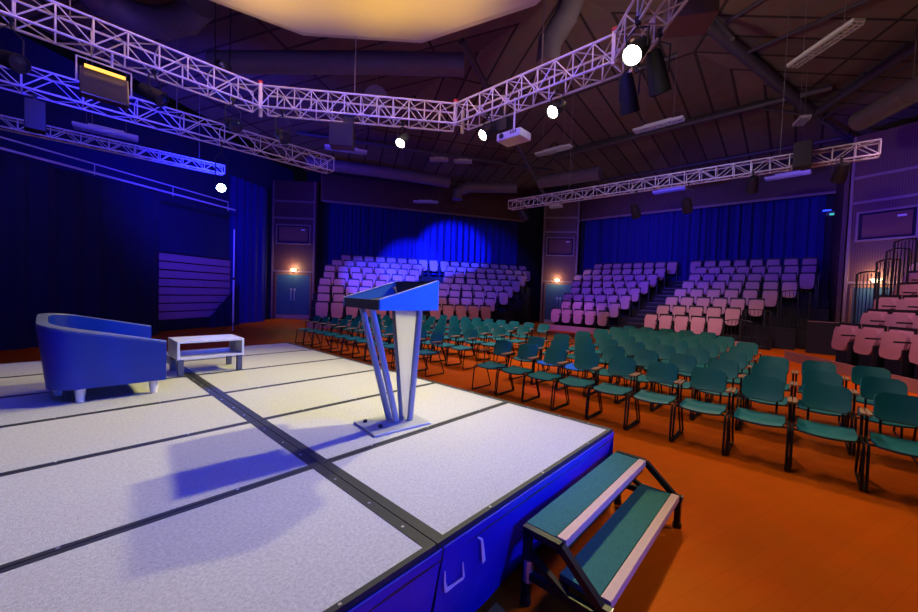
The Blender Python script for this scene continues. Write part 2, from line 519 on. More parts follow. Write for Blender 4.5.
    l = bpy.data.lights.new('sconce_bulb', 'POINT'); l.energy = 38; l.color = (1, 0.74, 0.36); l.shadow_soft_size = 0.06
    lo = bpy.data.objects.new('sconce_bulb', l); COL.objects.link(lo)
    lo.location = sp + inn * 0.32 + Vector((0, 0, 0.12))
    return mw_, sgn, L
corner('wall_left_corner', (7.82, 20.48), (9.34, 18.96), 7.2, 'door_1', 'trim_4', 0.52, 'over the double door left of the pink banks'.replace('left of the pink banks', 'beside the folded seating'))
# middle column: az 25.4..30.4 at about 21.5 m from the camera
corner('wall_middle_corner', (20.45, 11.85), (21.55, 10.15), 8.0, 'door_2', 'trim_5', 0.45, 'on the pillar between two seating banks', door_z=2.5, box=(4.15, 5.28))
corner('wall_right_corner', (19.06, -1.13), (18.38, -2.82), 7.6, 'door_3', 'trim_6', 0.42, 'behind the stepped handrails')
# flank walls that close the corners
for (nm, a, b) in (('wall_right_flank', (19.2, -1.0), (23.3, -0.9)), ('wall_right_flank_inner', (18.2, -3.1), (19.5, -5.5))):
    mb = MB(); mb.bar((a[0], a[1], 3.6), (b[0], b[1], 3.6), 0.12, 7.2)
    structure(mb.build(nm, M['fascia']))
# small lit emergency sign by the far door column
e = empty('emergency_sign', (18.75, -0.62, 4.95), 'small green lit sign high beside the pillar at the handrails', 'sign')
mb = MB(); mb.box((0, 0, 0), (0.08, 0.22, 0.16)); mb.build('sign_box', M['black'], e)
mb = MB(); mb.box((-0.045, -0.03, -0.03), (0.01, 0.12, 0.07)); mb.build('sign_face', M['green'], e)
mb = MB(); mb.bar((0, 0.05, 0.0), (0.4, 0.05, 0.0), 0.03, 0.03); mb.build('bracket', M['black'], e)
mb = MB(); mb.box((-0.04, 0.10, 0.12), (0.05, 0.22, 0.05)); mb.build('blue_lamp', M['bluelamp'], e)

# folded retractable seating against the far wall, upstage
n, u, o = face_frame(120, 12.7 - (HX * -0.5 + HY * 0.866))
fs_ = empty('folded_seating', o, 'folded retractable seating showing eight pink horizontal boards behind the drape', 'seating', None)
for i in range(8):
    z0 = 0.40 + i * 0.29
    a_, b_ = dpt(12.7, 2.0) - o, dpt(12.7, 5.02) - o
    mb = MB(); mb.bar(a_ + Vector((0, 0, z0 + 0.125)), b_ + Vector((0, 0, z0 + 0.125)), 0.05, 0.25)
    mb.build('board', M['bank'], fs_, bevel=0.008)
mb = MB(); mb.bar(dpt(12.95, 1.9) - o + Vector((0, 0, 1.4)), dpt(12.95, 4.98) - o + Vector((0, 0, 1.4)), 0.4, 2.7)
mb.bar(dpt(12.72, 2.0) - o + Vector((0, 0, 0.2)), dpt(12.72, 4.98) - o + Vector((0, 0, 0.2)), 0.2, 0.36)
mb.build('carcass', M['riser'], fs_)

# tall thin pole on a stand
e = empty('lighting_stand', (4.40, 14.95, 0), 'tall thin upright pole standing behind the coffee table', 'stand')
mb = MB(); mb.tube([(0, 0, 0.05), (0, 0, 1.9)], 0.03, 8); mb.tube([(0, 0, 1.9), (0, 0, 3.65)], 0.022, 8); mb.build('pole', M['truss'], e, smooth=True)
mb = MB(); mb.tube([(0, 0, 1.86), (0, 0, 1.94)], 0.04, 8); mb.build('collar', M['black_metal'], e, smooth=True)
for k in range(3):
    mb = MB(); mb.tube([(0, 0, 0.35), (0.38 * math.cos(k * 2.094 + .4), 0.38 * math.sin(k * 2.094 + .4), 0.015)], 0.013, 6); mb.build('leg', M['black_metal'], e, smooth=True)

# ------------------------------------------------------------------ stage: twelve decks, a skirt
SZ = 0.6
XS = [-0.87, 1.10, 3.095]
YS = [1.08, 2.10, 3.13, 4.15, 5.17, 6.20, 7.24]
def deck(i, j):
    x0, x1, y0, y1 = XS[i], XS[i + 1], YS[j], YS[j + 1]
    w, h = x1 - x0 - 0.006, y1 - y0 - 0.006
    rown = ['front', 'second', 'third', 'fourth', 'fifth', 'rearmost'][j]
    where = ['on the armchair side', 'on the lectern side'][i]
    d = empty('stage_deck', ((x0 + x1) / 2, (y0 + y1) / 2, 0), 'grey carpeted stage deck in the %s row %s of the dark joint' % (rown, where), 'stage deck', 'carpeted decks of the stage')
    bx, by = 0.055, 0.026
    mb = MB()
    mb.box((-w / 2 + bx / 2, 0, SZ - 0.045), (bx, h, 0.09)); mb.box((w / 2 - bx / 2, 0, SZ - 0.045), (bx, h, 0.09))
    mb.box((0, -h / 2 + by / 2, SZ - 0.045), (w - 2 * bx, by, 0.09)); mb.box((0, h / 2 - by / 2, SZ - 0.045), (w - 2 * bx, by, 0.09))
    mb.build('edge_frame', M['alu_dark'], d)
    mb = MB(); mb.box((0, 0, SZ - 0.012), (w - 2 * bx, h - 2 * by, 0.02)); mb.build('carpet_top', M['carpet'], d)
    mb = MB()
    for sx in (-1, 1):
        for sy in (-1, 1):
            mb.tube([(sx * (w / 2 - 0.09), sy * (h / 2 - 0.09), 0), (sx * (w / 2 - 0.09), sy * (h / 2 - 0.09), SZ - 0.09)], 0.024, 6)
    # four legs, one mesh each
    for sx in (-1, 1):
        for sy in (-1, 1):
            lm = MB(); lm.tube([(sx * (w / 2 - 0.09), sy * (h / 2 - 0.09), 0), (sx * (w / 2 - 0.09), sy * (h / 2 - 0.09), SZ - 0.09)], 0.024, 6)
            lm.build('leg', M['alu_dark'], d)
    mb = MB()
    for q in (-0.62, -0.1, 0.55):
        mb.box((w / 2 - bx / 2, q * h / 2, SZ + 0.0005), (0.012, 0.012, 0.002)); mb.box((q * w / 2, -h / 2 + by / 2, SZ + 0.0005), (0.012, 0.010, 0.002))
    mb.build('screw_heads', M['steel'], d)
for i in range(2):
    for j in range(6):
        deck(i, j)
def skirt(name, a, b, label, lean=0.0):
    a, b = Vector(a), Vector(b)
    d = b - a; L = d.length; d.normalize(); s = Vector((d.y, -d.x, 0))   # outwards
    n = int(L / 0.05)
    rows = []
    for k in range(7):
        t = k / 6
        z = (SZ - 0.03) * (1 - t)
        row = []
        for i in range(n + 1):
            x = L * i / n
            w = 0.008 * math.sin(x * 5.1 + 1) * t + 0.006 * math.sin(x * 13 + 2 * t) * t
            row.append(a + d * x + s * (0.012 + w - lean * t) + Vector((0, 0, z)))
        rows.append(row)
    mb = MB(); back = [[q - s * 0.01 for q in r_] for r_ in rows]
    mb.grid(rows); mb.grid([r_[::-1] for r_ in back]); mb.grid([rows[0], back[0]])
    return mb.build(name, M['skirt'], smooth=True)
sk = skirt('stage_skirt', (-0.87, 1.085, 0), (1.125, 1.085, 0), '', 0.11)
tag(sk, 'glossy blue-lit cloth skirt under the stage front nearer the camera', 'stage skirt', 'cloth skirts of the stage')
sk = skirt('stage_skirt', (1.135, 1.085, 0), (3.105, 1.085, 0), '', 0.11)
tag(sk, 'blue-lit cloth skirt with white tape scraps behind the wooden steps'.replace('wooden', 'portable'), 'stage skirt', 'cloth skirts of the stage')
def tape(pts, w):
    mb = MB()
    for k in range(len(pts) - 1):
        (x0, z0, w0), (x1, z1, w1) = pts[k], pts[k + 1]
        d = Vector((x1 - x0, 0, z1 - z0)).normalized(); p = Vector((-d.z, 0, d.x))
        ya, yb = 1.052 + 0.11 * (0.57 - z0) / 0.57, 1.052 + 0.11 * (0.57 - z1) / 0.57
        q = [Vector((x0, ya, z0)) + p * w0, Vector((x1, yb, z1)) + p * w1, Vector((x1, yb, z1)) - p * w1, Vector((x0, ya, z0)) - p * w0]
        mb.add(q + [v + Vector((0, 0.004, 0)) for v in q], [(0, 1, 2, 3), (7, 6, 5, 4), (0, 4, 5, 1), (1, 5, 6, 2), (2, 6, 7, 3), (3, 7, 4, 0)])
    t = mb.build('tape_strip', M['tape'], sk)
tape([(1.145, 0.46, .003), (1.158, 0.40, .005), (1.18, 0.342, .011)], 0)
tape([(1.18, 0.342, .010), (1.237, 0.339, .006), (1.300, 0.336, .006), (1.285, 0.38, .004), (1.268, 0.433, .002)], 0)
tape([(1.350, 0.520, .003), (1.389, 0.489, .006), (1.420, 0.412, .010), (1.452, 0.330, .012)], 0)
sk = skirt('stage_skirt', (3.10, 1.08, 0), (3.10, 7.24, 0), '')
tag(sk, 'cloth skirt along the stage side that faces the teal chairs', 'stage skirt', 'cloth skirts of the stage')
sk = skirt('stage_skirt', (3.095, 7.245, 0), (-0.87, 7.245, 0), '')
tag(sk, 'cloth skirt along the rear edge of the stage', 'stage skirt', 'cloth skirts of the stage')

# ------------------------------------------------------------------ lectern
lec = empty('lectern', (1.785, 2.37, SZ), 'lectern with blue sloping box top on four splayed legs, stage centre', 'lectern', rz=R(-7.5))
zb, zl, zh = 0.925, 0.995, 1.145      # underside, low rim, high rim above the deck
hx, hy, th = 0.243, 0.295, 0.022
def sidep(y):
    mb = MB()
    vs = []
    for yy in (y - th / 2, y + th / 2):
        vs += [(-hx, yy, zb), (hx, yy, zb), (hx, yy, zh), (-hx, yy, zl)]
    mb.add(vs, [(0, 1, 2, 3), (7, 6, 5, 4), (0, 4, 5, 1), (1, 5, 6, 2), (2, 6, 7, 3), (3, 7, 4, 0)])
    p = mb.build('side_panel', M['lectern_side'], lec)
    mb = MB()
    mb.bar((-hx, y, zl + 0.003), (hx, y, zh + 0.003), th + 0.004, 0.006); mb.bar((hx + 0.002, y, zb), (hx + 0.002, y, zh), th + 0.004, 0.006)
    mb.build('edge_band', M['lectern_edge'], p)
sidep(-hy); sidep(hy)
mb = MB(); mb.box((-hx + 0.009, 0, (zb + zl) / 2), (0.02, 2 * hy - th - 0.002, zl - zb)); mb.build('low_end_panel', M['lectern_grey'], lec)
mb = MB(); mb.box((hx - 0.011, 0, (zb + zh) / 2), (0.02, 2 * hy - th - 0.002, zh - zb)); mb.build('high_end_panel', M['lectern_grey'], lec)
mb = MB(); mb.bar((-hx + 0.02, 0, zl - 0.045), (hx - 0.03, 0, zh - 0.13), 2 * hy - th - 0.004, 0.016); mb.build('reading_board', M['lectern_grey'], lec)
mb = MB(); mb.box((0, 0, zb + 0.008), (2 * hx - 0.06, 2 * hy - th - 0.01, 0.016)); mb.build('box_floor', M['lectern_grey'], lec)
mb = MB(); mb.tube([(0.12, 0.08, zh - 0.165), (0.12, 0.08, zh - 0.11), (0.09, 0.07, zh - 0.07)], 0.006, 6); mb.tube([(0.09, 0.07, zh - 0.07), (0.075, 0.065, zh - 0.055)], 0.013, 8); mb.build('microphone', M['steel'], lec, smooth=True)
def oval_leg(a, b):
    a, b = Vector(a), Vector(b)
    mb = MB(); n = 14; rows = []
    for e in (a, b):
        rows.append([e + Vector((0.027 * math.cos(2 * PI * k / n), 0.019 * math.sin(2 * PI * k / n), 0)) for k in range(n)])
    mb.grid(rows, closed=True); mb.add(rows[0], [tuple(range(n))[::-1]]); mb.add(rows[1], [tuple(range(n))])
    return mb.build('leg', M['lectern_leg'], lec, smooth=True)
# legs: local coordinates (rotated -7.5 deg frame is near the world's)
oval_leg((0.062, 0.06, 0.02), (-0.198, 0.06, zb)); oval_leg((0.084, -0.015, 0.02), (-0.170, -0.045, zb))
oval_leg((0.175, 0.045, 0.02), (0.165, 0.20, zb)); oval_leg((0.195, -0.045, 0.02), (0.175, -0.165, zb))
mb = MB()
vs = []
for dx in (-0.006, 0.006):
    vs += [(0.18 + dx, 0.03, 0.03), (0.192 + dx, -0.03, 0.03), (0.172 + dx, -0.145, zb), (0.162 + dx, 0.18, zb)]
mb.add(vs, [(0, 1, 2, 3), (7, 6, 5, 4), (0, 4, 5, 1), (1, 5, 6, 2), (2, 6, 7, 3), (3, 7, 4, 0)])
mb.build('front_panel', M['frosted'], lec)
mb = MB(); mb.box((0.06, 0.0, 0.008), (0.50, 0.36, 0.014)); mb.build('base_plate', M['base'], lec, bevel=0.003)
for p in ((-0.12, 0.115), (-0.075, -0.05), (0.24, 0.1)):
    mb = MB(); mb.tube([(p[0], p[1], 0.015), (p[0], p[1], 0.032)], 0.016, 10); mb.build('bolt', M['black_metal'], lec, smooth=True)

# ------------------------------------------------------------------ tub armchair
ac = empty('armchair', (0.33, 4.87, SZ), 'blue leather tub armchair with short pale feet on the stage', 'armchair')
# plan path of the shell: from the near front end round the back to the far front end
def shell_path(s, inset=0.0):
    X0, X1, Y0, Y1, r = -0.42 + inset, 0.42, -0.395 + inset, 0.49 - inset, 0.22 - inset * 0.6
    segs = []
    L1 = X1 - (X0 + r); La = PI / 2 * r; L2 = (Y1 - r) - (Y0 + r)
    T = 2 * L1 + 2 * La + L2
    d = s * T
    if d < L1: return Vector((X1 - d, Y0, 0))
    d -= L1
    if d < La:
        a = -PI / 2 - d / r
        return Vector((X0 + r + r * math.cos(a), Y0 + r + r * math.sin(a), 0))
    d -= La
    if d < L2: return Vector((X0, Y0 + r + d, 0))
    d -= L2
    if d < La:
        a = PI - d / r
        return Vector((X0 + r + r * math.cos(a), Y1 - r + r * math.sin(a), 0))
    d -= La
    return Vector((X0 + r + d, Y1, 0))
NS = 40
def topz(s):
    p_ = shell_path(s)
    return 0.70 - 0.17 * ((p_.x + 0.42) / 0.84) ** 1.1 + 0.085 * (p_.y - 0.05)
rows_o, rows_i = [], []
for t in range(7):
    f = t / 6
    ro, ri = [], []
    for i in range(NS + 1):
        s = i / NS
        z = 0.13 + (topz(s) - 0.13) * f
        taper = 0.90 + 0.10 * f
        po = shell_path(s); pi_ = shell_path(s, 0.075)
        po = Vector((po.x * (0.86 + 0.14 * f) if po.x < 0 else po.x, po.y * (0.965 + 0.035 * f), z))
        pi_ = Vector((pi_.x, pi_.y, z))
        ro.append(po); ri.append(pi_)
    rows_o.append(ro); rows_i.append(ri)
mb = MB()
mb.grid(rows_o[::-1] + rows_i)
mb.add([p for p in rows_o[0]] + [p for p in rows_i[0]], [(i, i + 1, NS + 1 + i + 1, NS + 1 + i) for i in range(NS)])
for e in (0, NS):
    col = [r_[e] for r_ in rows_o] + [r_[e] for r_ in rows_i[::-1]]
    mb.add(col, [tuple(range(len(col)))])
mb.build('tub_shell', M['leather'], ac, smooth=True)
mb = MB()
top = [(rows_o[-1][i] + rows_i[-1][i]) / 2 + Vector((0, 0, 0.004)) for i in range(NS + 1)]
rowsP = []
for i in range(NS + 1):
    a_ = rows_o[-1][i]; b_ = rows_i[-1][i]
    rowsP.append([a_ + Vector((0, 0, -0.012)), a_ + (b_ - a_) * 0.05 + Vector((0, 0, 0.012)), (a_ + b_) / 2 + Vector((0, 0, 0.015)), a_ + (b_ - a_) * 0.95 + Vector((0, 0, 0.012)), b_ + Vector((0, 0, -0.012))])
mb.grid(rowsP); mb.add(rowsP[0], [(0, 1, 2, 3, 4)]); mb.add(rowsP[-1], [(4, 3, 2, 1, 0)])
mb.build('arm_rim', M['piping'], ac, smooth=True)
mb = MB(); pts = [(0.40, -0.31), (0.40, 0.405)] + [(-0.10 - 0.22 * math.sin(PI * k / 12), 0.0475 + 0.357 * math.cos(PI * k / 12)) for k in range(0, 13)]
mb.prism([(x, y) for x, y in pts], 0.15, 0.30); mb.build('seat_base', M['leather'], ac)
mb = MB(); mb.prism([(x * 0.98, y * 0.97) for x, y in pts], 0.305, 0.43); mb.build('seat_cushion', M['leather'], ac, bevel=0.03)
for (x, y) in ((-0.16, -0.28), (0.34, -0.30), (-0.29, 0.10), (0.34, 0.40)):
    mb = MB(); mb.tube([(x, y, 0.14), (x, y, 0.0)], [0.042, 0.028], 12); mb.build('foot', M['foot'], ac, smooth=True)

# ------------------------------------------------------------------ coffee table: open box on two sled trestles
ct = empty('coffee_table', (1.31, 5.43, SZ), 'small white open-shelf coffee table on grey legs across the joint', 'coffee table')
W, D = 0.69, 0.50
mb = MB(); mb.box((0, 0, 0.388), (W, D, 0.024)); mb.build('table_top', M['laminate'], ct, bevel=0.003)
mb = MB(); mb.box((0, 0, 0.200), (W - 0.05, D, 0.024)); mb.build('shelf', M['laminate'], ct, bevel=0.003)
for s in (-1, 1):
    mb = MB(); mb.box((s * (W / 2 - 0.0125), 0, 0.2815), (0.025, D, 0.188)); mb.build('side_board', M['laminate'], ct, bevel=0.003)
for sx in (-1, 1):
    for sy in (-1, 1):
        mb = MB(); mb.box((sx * (W / 2 - 0.04), sy * (D / 2 - 0.045), 0.085), (0.055, 0.055, 0.17)); mb.build('leg', M['table_leg'], ct, bevel=0.003)
    mb = MB(); mb.box((sx * (W / 2 - 0.04), 0, 0.178), (0.05, D - 0.03, 0.018)); mb.build('leg_rail', M['table_leg'], ct)

# ------------------------------------------------------------------ portable steps at the stage front
ps = empty('portable_steps', (2.42, 0.84, 0), 'black framed two-tread portable steps with teal carpet against the stage', 'steps')
# local: x along the stage front, -y away from the stage
w2 = 0.69
for (z, y0, y1, nm) in ((0.42, 0.0, 0.205, 'upper'), (0.24, -0.235, 0.0, 'lower')):
    t = MB(); t.box((0, (y0 + y1) / 2 + (0.02 if nm == 'upper' else 0.02), z - 0.014), (2 * w2 - 0.06, y1 - y0 - 0.03, 0.03))
    tr = t.build('tread', M['tread'], ps)
    nb = MB(); nb.box((0, y0 + 0.004, z - 0.011), (2 * w2 - 0.06, 0.05, 0.036)); nb.box((0, y0 - 0.018, z - 0.02), (2 * w2 - 0.06, 0.008, 0.036)); n_ = nb.build('nosing', M['nosing'], tr, bevel=0.003)
    fb_ = MB(); fb_.box((0, y0 + 0.012, z - 0.055), (2 * w2 - 0.06, 0.03, 0.05)); fb_.box((0, y1 - 0.03, z - 0.05), (2 * w2 - 0.06, 0.03, 0.04)); fb_.build('tread_bearer', M['black_metal'], ps)
for s in (-1, 1):
    x = s * w2
    mb = MB()
    for a, b in (((x, 0.205, 0.405), (x, -0.01, 0.405)), ((x, -0.01, 0.405), (x, -0.225, 0.215)), ((x, -0.225, 0.215), (x, -0.27, 0.215)), ((x, 0.18, 0.17), (x, -0.22, 0.17))):
        mb.bar(a, b, 0.038, 0.038)
    mb.build('side_rail', M['black_metal'], ps)
    mb = MB()
    for y, zt in ((0.18, 0.40), (-0.245, 0.20)):
        lm = MB(); lm.box((x, y, zt / 2 + 0.01), (0.038, 0.038, zt - 0.02)); lm.build('leg', M['black_metal'], ps)
        fm = MB(); fm.tube([(x, y, 0), (x, y, 0.03)], 0.03, 10); fm.build('foot_cap', M['black_metal'], ps)
    mb = MB(); mb.bar((x, 0.2, 0.30), (x, -0.2, 0.10), 0.03, 0.03); mb.build('brace', M['black_metal'], ps)
    # bright open end of the tube
    mb = MB()
    for (dy, dz, sy_, sz_) in ((0, 0.021, 0.002, 0.004), (0, -0.021, 0.002, 0.004)): mb.box((x, -0.271, 0.215 + dz * .85), (0.040, 0.003, 0.005))
    for dx in (-0.021, 0.021): mb.box((x + dx * .85, -0.271, 0.215), (0.005, 0.003, 0.040))
    mb.build('tube_end', M['steel'], ps)
mb = MB(); mb.tube([(-w2 - 0.0, 0.17, 0.13), (-w2, 0.17, 0.25)], 0.026, 10); mb.build('clamp', M['steel'], ps, smooth=True)
e = empty('lit_floor_patch', (1.5, 1.05, 0), 'bright orange lit patch of floor, built as a slab before the stage skirt', 'lit floor patch')
mb = MB(); mb.prism([(-0.15, -0.10), (0.08, -0.07), (0.105, 0.075), (-0.10, 0.065)], 0.0, 0.02); mb.build('patch_body', M['orange'], e, bevel=0.004)  # thin orange slab paints a lit patch onto the floor

# ------------------------------------------------------------------ teal stacking chairs
def make_chair():
    c = empty('stacking_chair', (0, 0, 0), 'x', 'chair')
    # seat: curved sheet, front at -x
    P = []
    for i in range(9):
        t = i / 8
        row = []
        for j in range(9):
            v = -1 + 2 * j / 8
            hw = 0.203 + 0.010 * math.sin(PI * t)
            if t < 0.15: hw *= 0.93 + 0.07 * (t / 0.15)
            x = -0.255 + 0.375 * t
            z = 0.452 - 0.018 * math.sin(PI * t) - 0.05 * max(0, 0.2 - t) ** 2 * 25 * 0.6 + 0.012 * v * v
            row.append(Vector((x - 0.02 * (1 - v * v) * (1 if t < 0.1 else 0), hw * v, z)))
        P.append(row)
    mb = MB(); mb.slab([r_[::-1] for r_ in P], -0.022); mb.build('seat', M['teal'], c, smooth=True)
    # backrest: rounded, tilted, gently curved
    P = []
    for i in range(11):
        t = i / 10
        zz = 0.575 + 0.255 * t
        e_ = min(t, 1 - t)
        hw = 0.186
        k = 0.062
        h_ = e_ * 0.255
        if h_ < k: hw -= k - math.sqrt(max(0, k * k - (k - h_) ** 2))
        row = []
        for j in range(11):
            v = -1 + 2 * j / 10
            row.append(Vector((0.215 + 0.095 * t - 0.035 * v * v * (hw / 0.186) ** 2 - 0.02 * (1 - t) ** 4, hw * v, zz)))
        P.append(row)
    mb = MB(); mb.slab(P, -0.024); mb.build('backrest', M['teal'], c, smooth=True)
    mb = MB()
    for s in (-1, 1):
        mb.tube([(-0.02, s * 0.13, 0.415), (0.19, s * 0.13, 0.425), (0.235, s * 0.13, 0.50), (0.262, s * 0.13, 0.66)], 0.010, 6)
    mb.tube([(-0.02, -0.24, 0.415), (-0.02, 0.24, 0.415)], 0.010, 6)
    mb.tube([(-0.18, -0.24, 0.412), (-0.18, 0.24, 0.412)], 0.010, 6)
    mb.build('back_support', M['black_metal'], c, smooth=True)
    for s in (-1, 1):
        mb = MB()
        mb.tube([(0.0, s * 0.242, 0.44), (-0.10, s * 0.242, 0.425), (-0.235, s * 0.242, 0.42), (-0.262, s * 0.243, 0.39), (-0.30, s * 0.243, 0.03), (-0.285, s * 0.243, 0.013), (0.20, s * 0.243, 0.013), (0.215, s * 0.243, 0.03), (0.06, s * 0.241, 0.40), (0.0, s * 0.242, 0.44), (0.01, s * 0.241, 0.655)], 0.0115, 6)
        mb.tube([(-0.02, s * 0.241, 0.650), (0.17, s * 0.241, 0.655), (0.235, s * 0.235, 0.66)], 0.010, 6)
        mb.build('side_frame', M['black_metal'], c, smooth=True)
        mb = MB(); mb.prism([(-0.13, s * 0.216), (-0.145, s * 0.236), (-0.13, s * 0.256), (0.05, s * 0.254), (0.12, s * 0.250), (0.12, s * 0.230), (0.05, s * 0.222)][::int(s)], 0.66, 0.68)
        mb.build('armrest', M['arm_wood'], c, bevel=0.004)
    return c
chair0 = make_chair()
used = False
def put_chair(x, y, rz, label, group):
    global used
    c = chair0 if not used else copy_tree(chair0)
    used = True
    c.location = (x, y, 0); c.rotation_euler = (0, 0, rz)
    c['label'] = label; c['group'] = group
PITCH = 0.522
for r in range(7):
    for k in range(10):
        y = -0.755 + 0.515 * k
        if (k < 3 and r > 2) or (k == 3 and r > 4) or (k < 5 and r > 5): continue
        lab = 'teal chair, %s row from stage, %s from centre aisle, block facing the steps' % (ORD[r], ORD[9 - k])
        put_chair(5.22 + 1.1 * r + random.uniform(-.015, .015), y, random.uniform(-.008, .008), lab, 'teal chairs in the block facing the steps')
    for k in range(11):
        if r > 4 or (r == 4 and k > 8): continue
        y = 5.58 + PITCH * k
        lab = 'teal chair, %s row from stage, %s from centre aisle, block behind the lectern' % (ORD[r], ORD[k])
        put_chair(5.22 + 1.1 * r + random.uniform(-.015, .015), y, random.uniform(-.008, .008), lab, 'teal chairs in the block behind the lectern')

# ------------------------------------------------------------------ raked banks of tip-up seats
def make_seat(w, s):
    """a tip-up seat, seen from the front; faces -Y locally; w = pitch, s = scale of heights"""
    c = empty('theatre_seat', (0, 0, 0), 'x', 'theatre seat')
    hw = w / 2 - 0.052
    def pad(nm, y0, y1, z0, z1, hw0, hw1, th_, rnd, parent):
        P = []
        for i in range(7):
            t = i / 6
            row = []
            for j in range(9):
                v = -1 + 2 * j / 8
                q = hw0 + (hw1 - hw0) * t
                e_ = min(t, 1 - t) * (z1 - z0)
                if e_ < rnd: q -= rnd - math.sqrt(max(0, rnd * rnd - (rnd - e_) ** 2))
                zz = z0 + (z1 - z0) * t - (0.025 * (1 - v * v) if t < 0.2 else 0) * (1 if nm == 'tip_up_seat' else 0)
                row.append(Vector((q * v, y0 + (y1 - y0) * t - 0.015 * math.sin(PI * t) * (1 - v * v), zz)))
            P.append(row)
        mb = MB(); mb.slab([r_[::-1] for r_ in P], th_)
        return mb.build(nm, M['seat_pink'], parent, smooth=True)
    b = pad('backrest', 0.05, 0.15, 0.62 * s, 1.035 * s, hw, hw, 0.05, 0.03, c)
    pad('tip_up_seat', -0.045, 0.03, 0.42 * s, 0.985 * s, hw * 0.9, hw, 0.07, 0.045, c)
    mb = MB(); mb.box((0, 0.165, 0.75 * s), (2 * hw + 0.05, 0.03, 0.70 * s)); mb.build('back_shell', M['seat_frame'], c)
    mb = MB(); mb.box((w / 2, 0.03, 0.32 * s), (0.035, 0.22, 0.64 * s)); mb.box((w / 2, 0.0, 0.02 * s), (0.048, 0.3, 0.04 * s)); mb.build('pedestal', M['seat_frame'], c)
    mb = MB(); mb.box((w / 2, -0.06, 0.80 * s), (0.048, 0.34, 0.035)); mb.build('armrest', M['seat_frame'], c)
    return c
def bank(nm, nd, nproj, depth, zrow0, rise, seat_w, sections, lab, rows, u_flip, side_u, rails=()):
    """nproj: n.p of the front row; sections: list of per-row (u0, u1); u = coordinate along the row direction uv"""
    n = Vector((math.cos(R(nd)), math.sin(R(nd)), 0))
    uv = Vector((n.y, -n.x, 0)) * u_flip
    rz = math.atan2(n.y, n.x) - PI / 2           # local +Y = n (away from the stage)
    proto = None
    rs = empty('seating_riser', n * nproj, 'black stepped riser carrying the pink seats ' + lab, 'seating riser')
    for r in range(rows):
        nr = nproj + depth * r
        zf = zrow0 + rise * r
        u0, u1 = side_u[r]
        mb = MB()
        a, b = n * (nr - nproj - 0.22) + uv * u0, n * (nr - nproj - 0.22) + uv * u1
        c0 = (a + b) / 2 + n * (depth / 2)
        mb.bar(a + n * depth / 2 + Vector((0, 0, zf / 2)), b + n * depth / 2 + Vector((0, 0, zf / 2)), depth, zf)
        mb.build('tier', M['riser'], rs)
    # pale kickboard along the very front
    a, b = n * -0.235 + uv * side_u[0][0], n * -0.235 + uv * side_u[0][1]
    mb = MB(); mb.bar(a + Vector((0, 0, 0.14)), b + Vector((0, 0, 0.14)), 0.025, 0.27); mb.build('kickboard', M['kick'], rs)
    for si, sec in enumerate(sections):
        for r in range(rows):
            u0, u1 = sec['rows'][r]
            cnt = max(1, int(abs(u1 - u0) / seat_w + 0.004))
            step = (u1 - u0) / cnt
            for k in range(cnt):
                cu = u0 + step * (k + 0.5)
                if proto is None:
                    proto = make_seat(seat_w, sec.get('s', 1.0)); c = proto
                else:
                    c = copy_tree(proto)
                p = n * (nproj + depth * r) + uv * cu
                c.location = (p.x, p.y, zrow0 + rise * r + 0.004); c.rotation_euler = (0, 0, rz)
                c['label'] = 'pink seat, %s row up, %s from %s, %s' % (ORD[r], ORD[k], sec['from'], lab.replace('in the ', ''))
                c['group'] = 'pink theatre seats ' + lab
    # aisle steps between two sections
    for ai in range(len(sections) - 1):
        for r in range(rows):
            ua = sections[ai]['rows'][r][sections[ai]['aisle']] ; ub = sections[ai + 1]['rows'][r][sections[ai + 1]['aisle']]
            zf = zrow0 + rise * r
            for h in range(2):
                nr = depth * r - 0.22 + h * depth / 2 - depth / 2
                z1 = zf - rise / 2 * (1 - h)
                if z1 < 0.05: continue
                lo, hi = min(ua, ub) + 0.05, max(ua, ub) - 0.05
                if hi - lo < 0.3: continue
                a, b = n * nr + uv * lo, n * nr + uv * hi
                mb = MB(); mb.bar(a + n * depth / 4 + Vector((0, 0, z1 - rise / 4)), b + n * depth / 4 + Vector((0, 0, z1 - rise / 4)), depth / 2 - 0.004, rise / 2)
                st = mb.build('aisle_step', M['riser'], rs)
                mb = MB(); mb.bar(a + Vector((0, 0, z1 - 0.012)), b + Vector((0, 0, z1 - 0.012)), 0.03, 0.03); mb.build('step_nosing', M['step_edge'], st)
    return n, uv, rs
kA, kC = 0.93, 0.88
LA = [4.14, 4.66, 4.85, 5.23, 5.62, 5.92, 6.31, 6.05]; RA = [7.5, 8.06, 9.22, 9.85, 10.74, 11.49, 12.27, 12.40]
bankA = bank('back', 60, 16.7, 0.744, 0.03, 0.357, 0.60, [
    {'rows': [((2.80 + 0.33 * r if r < 7 else 6.0) * kA, [-1.15, -1.15, -1.15, -1.15, -1.0, -0.95, -0.6, -0.1][r] * kA) for r in range(8)], 'from': 'aisle on door side', 'aisle': 0},
    {'rows': [(LA[r] * kA, RA[r] * kA) for r in range(8)], 'from': 'aisle on pillar side', 'aisle': 0}],
    'in the bank beyond the lectern', 8, 1, [(-1.3 if r < 5 else -1.0, min(RA[r] * kA + 0.1, 11.45)) for r in range(8)])
LB = [9.32, 9.2, 9.51, 9.5, 9.83, 10.09, 9.88, 9.59]; RB = [6.36, 6.15, 5.94, 5.77, 5.61, 5.47, 5.32, 4.95]
LB2 = [4.92, 4.70, 4.55, 4.41, 4.26, 4.14, 4.04, 4.45]; RB2 = [2.09, 1.64, 1.00, 0.62, 0.08, -0.42, -0.46, -0.50]
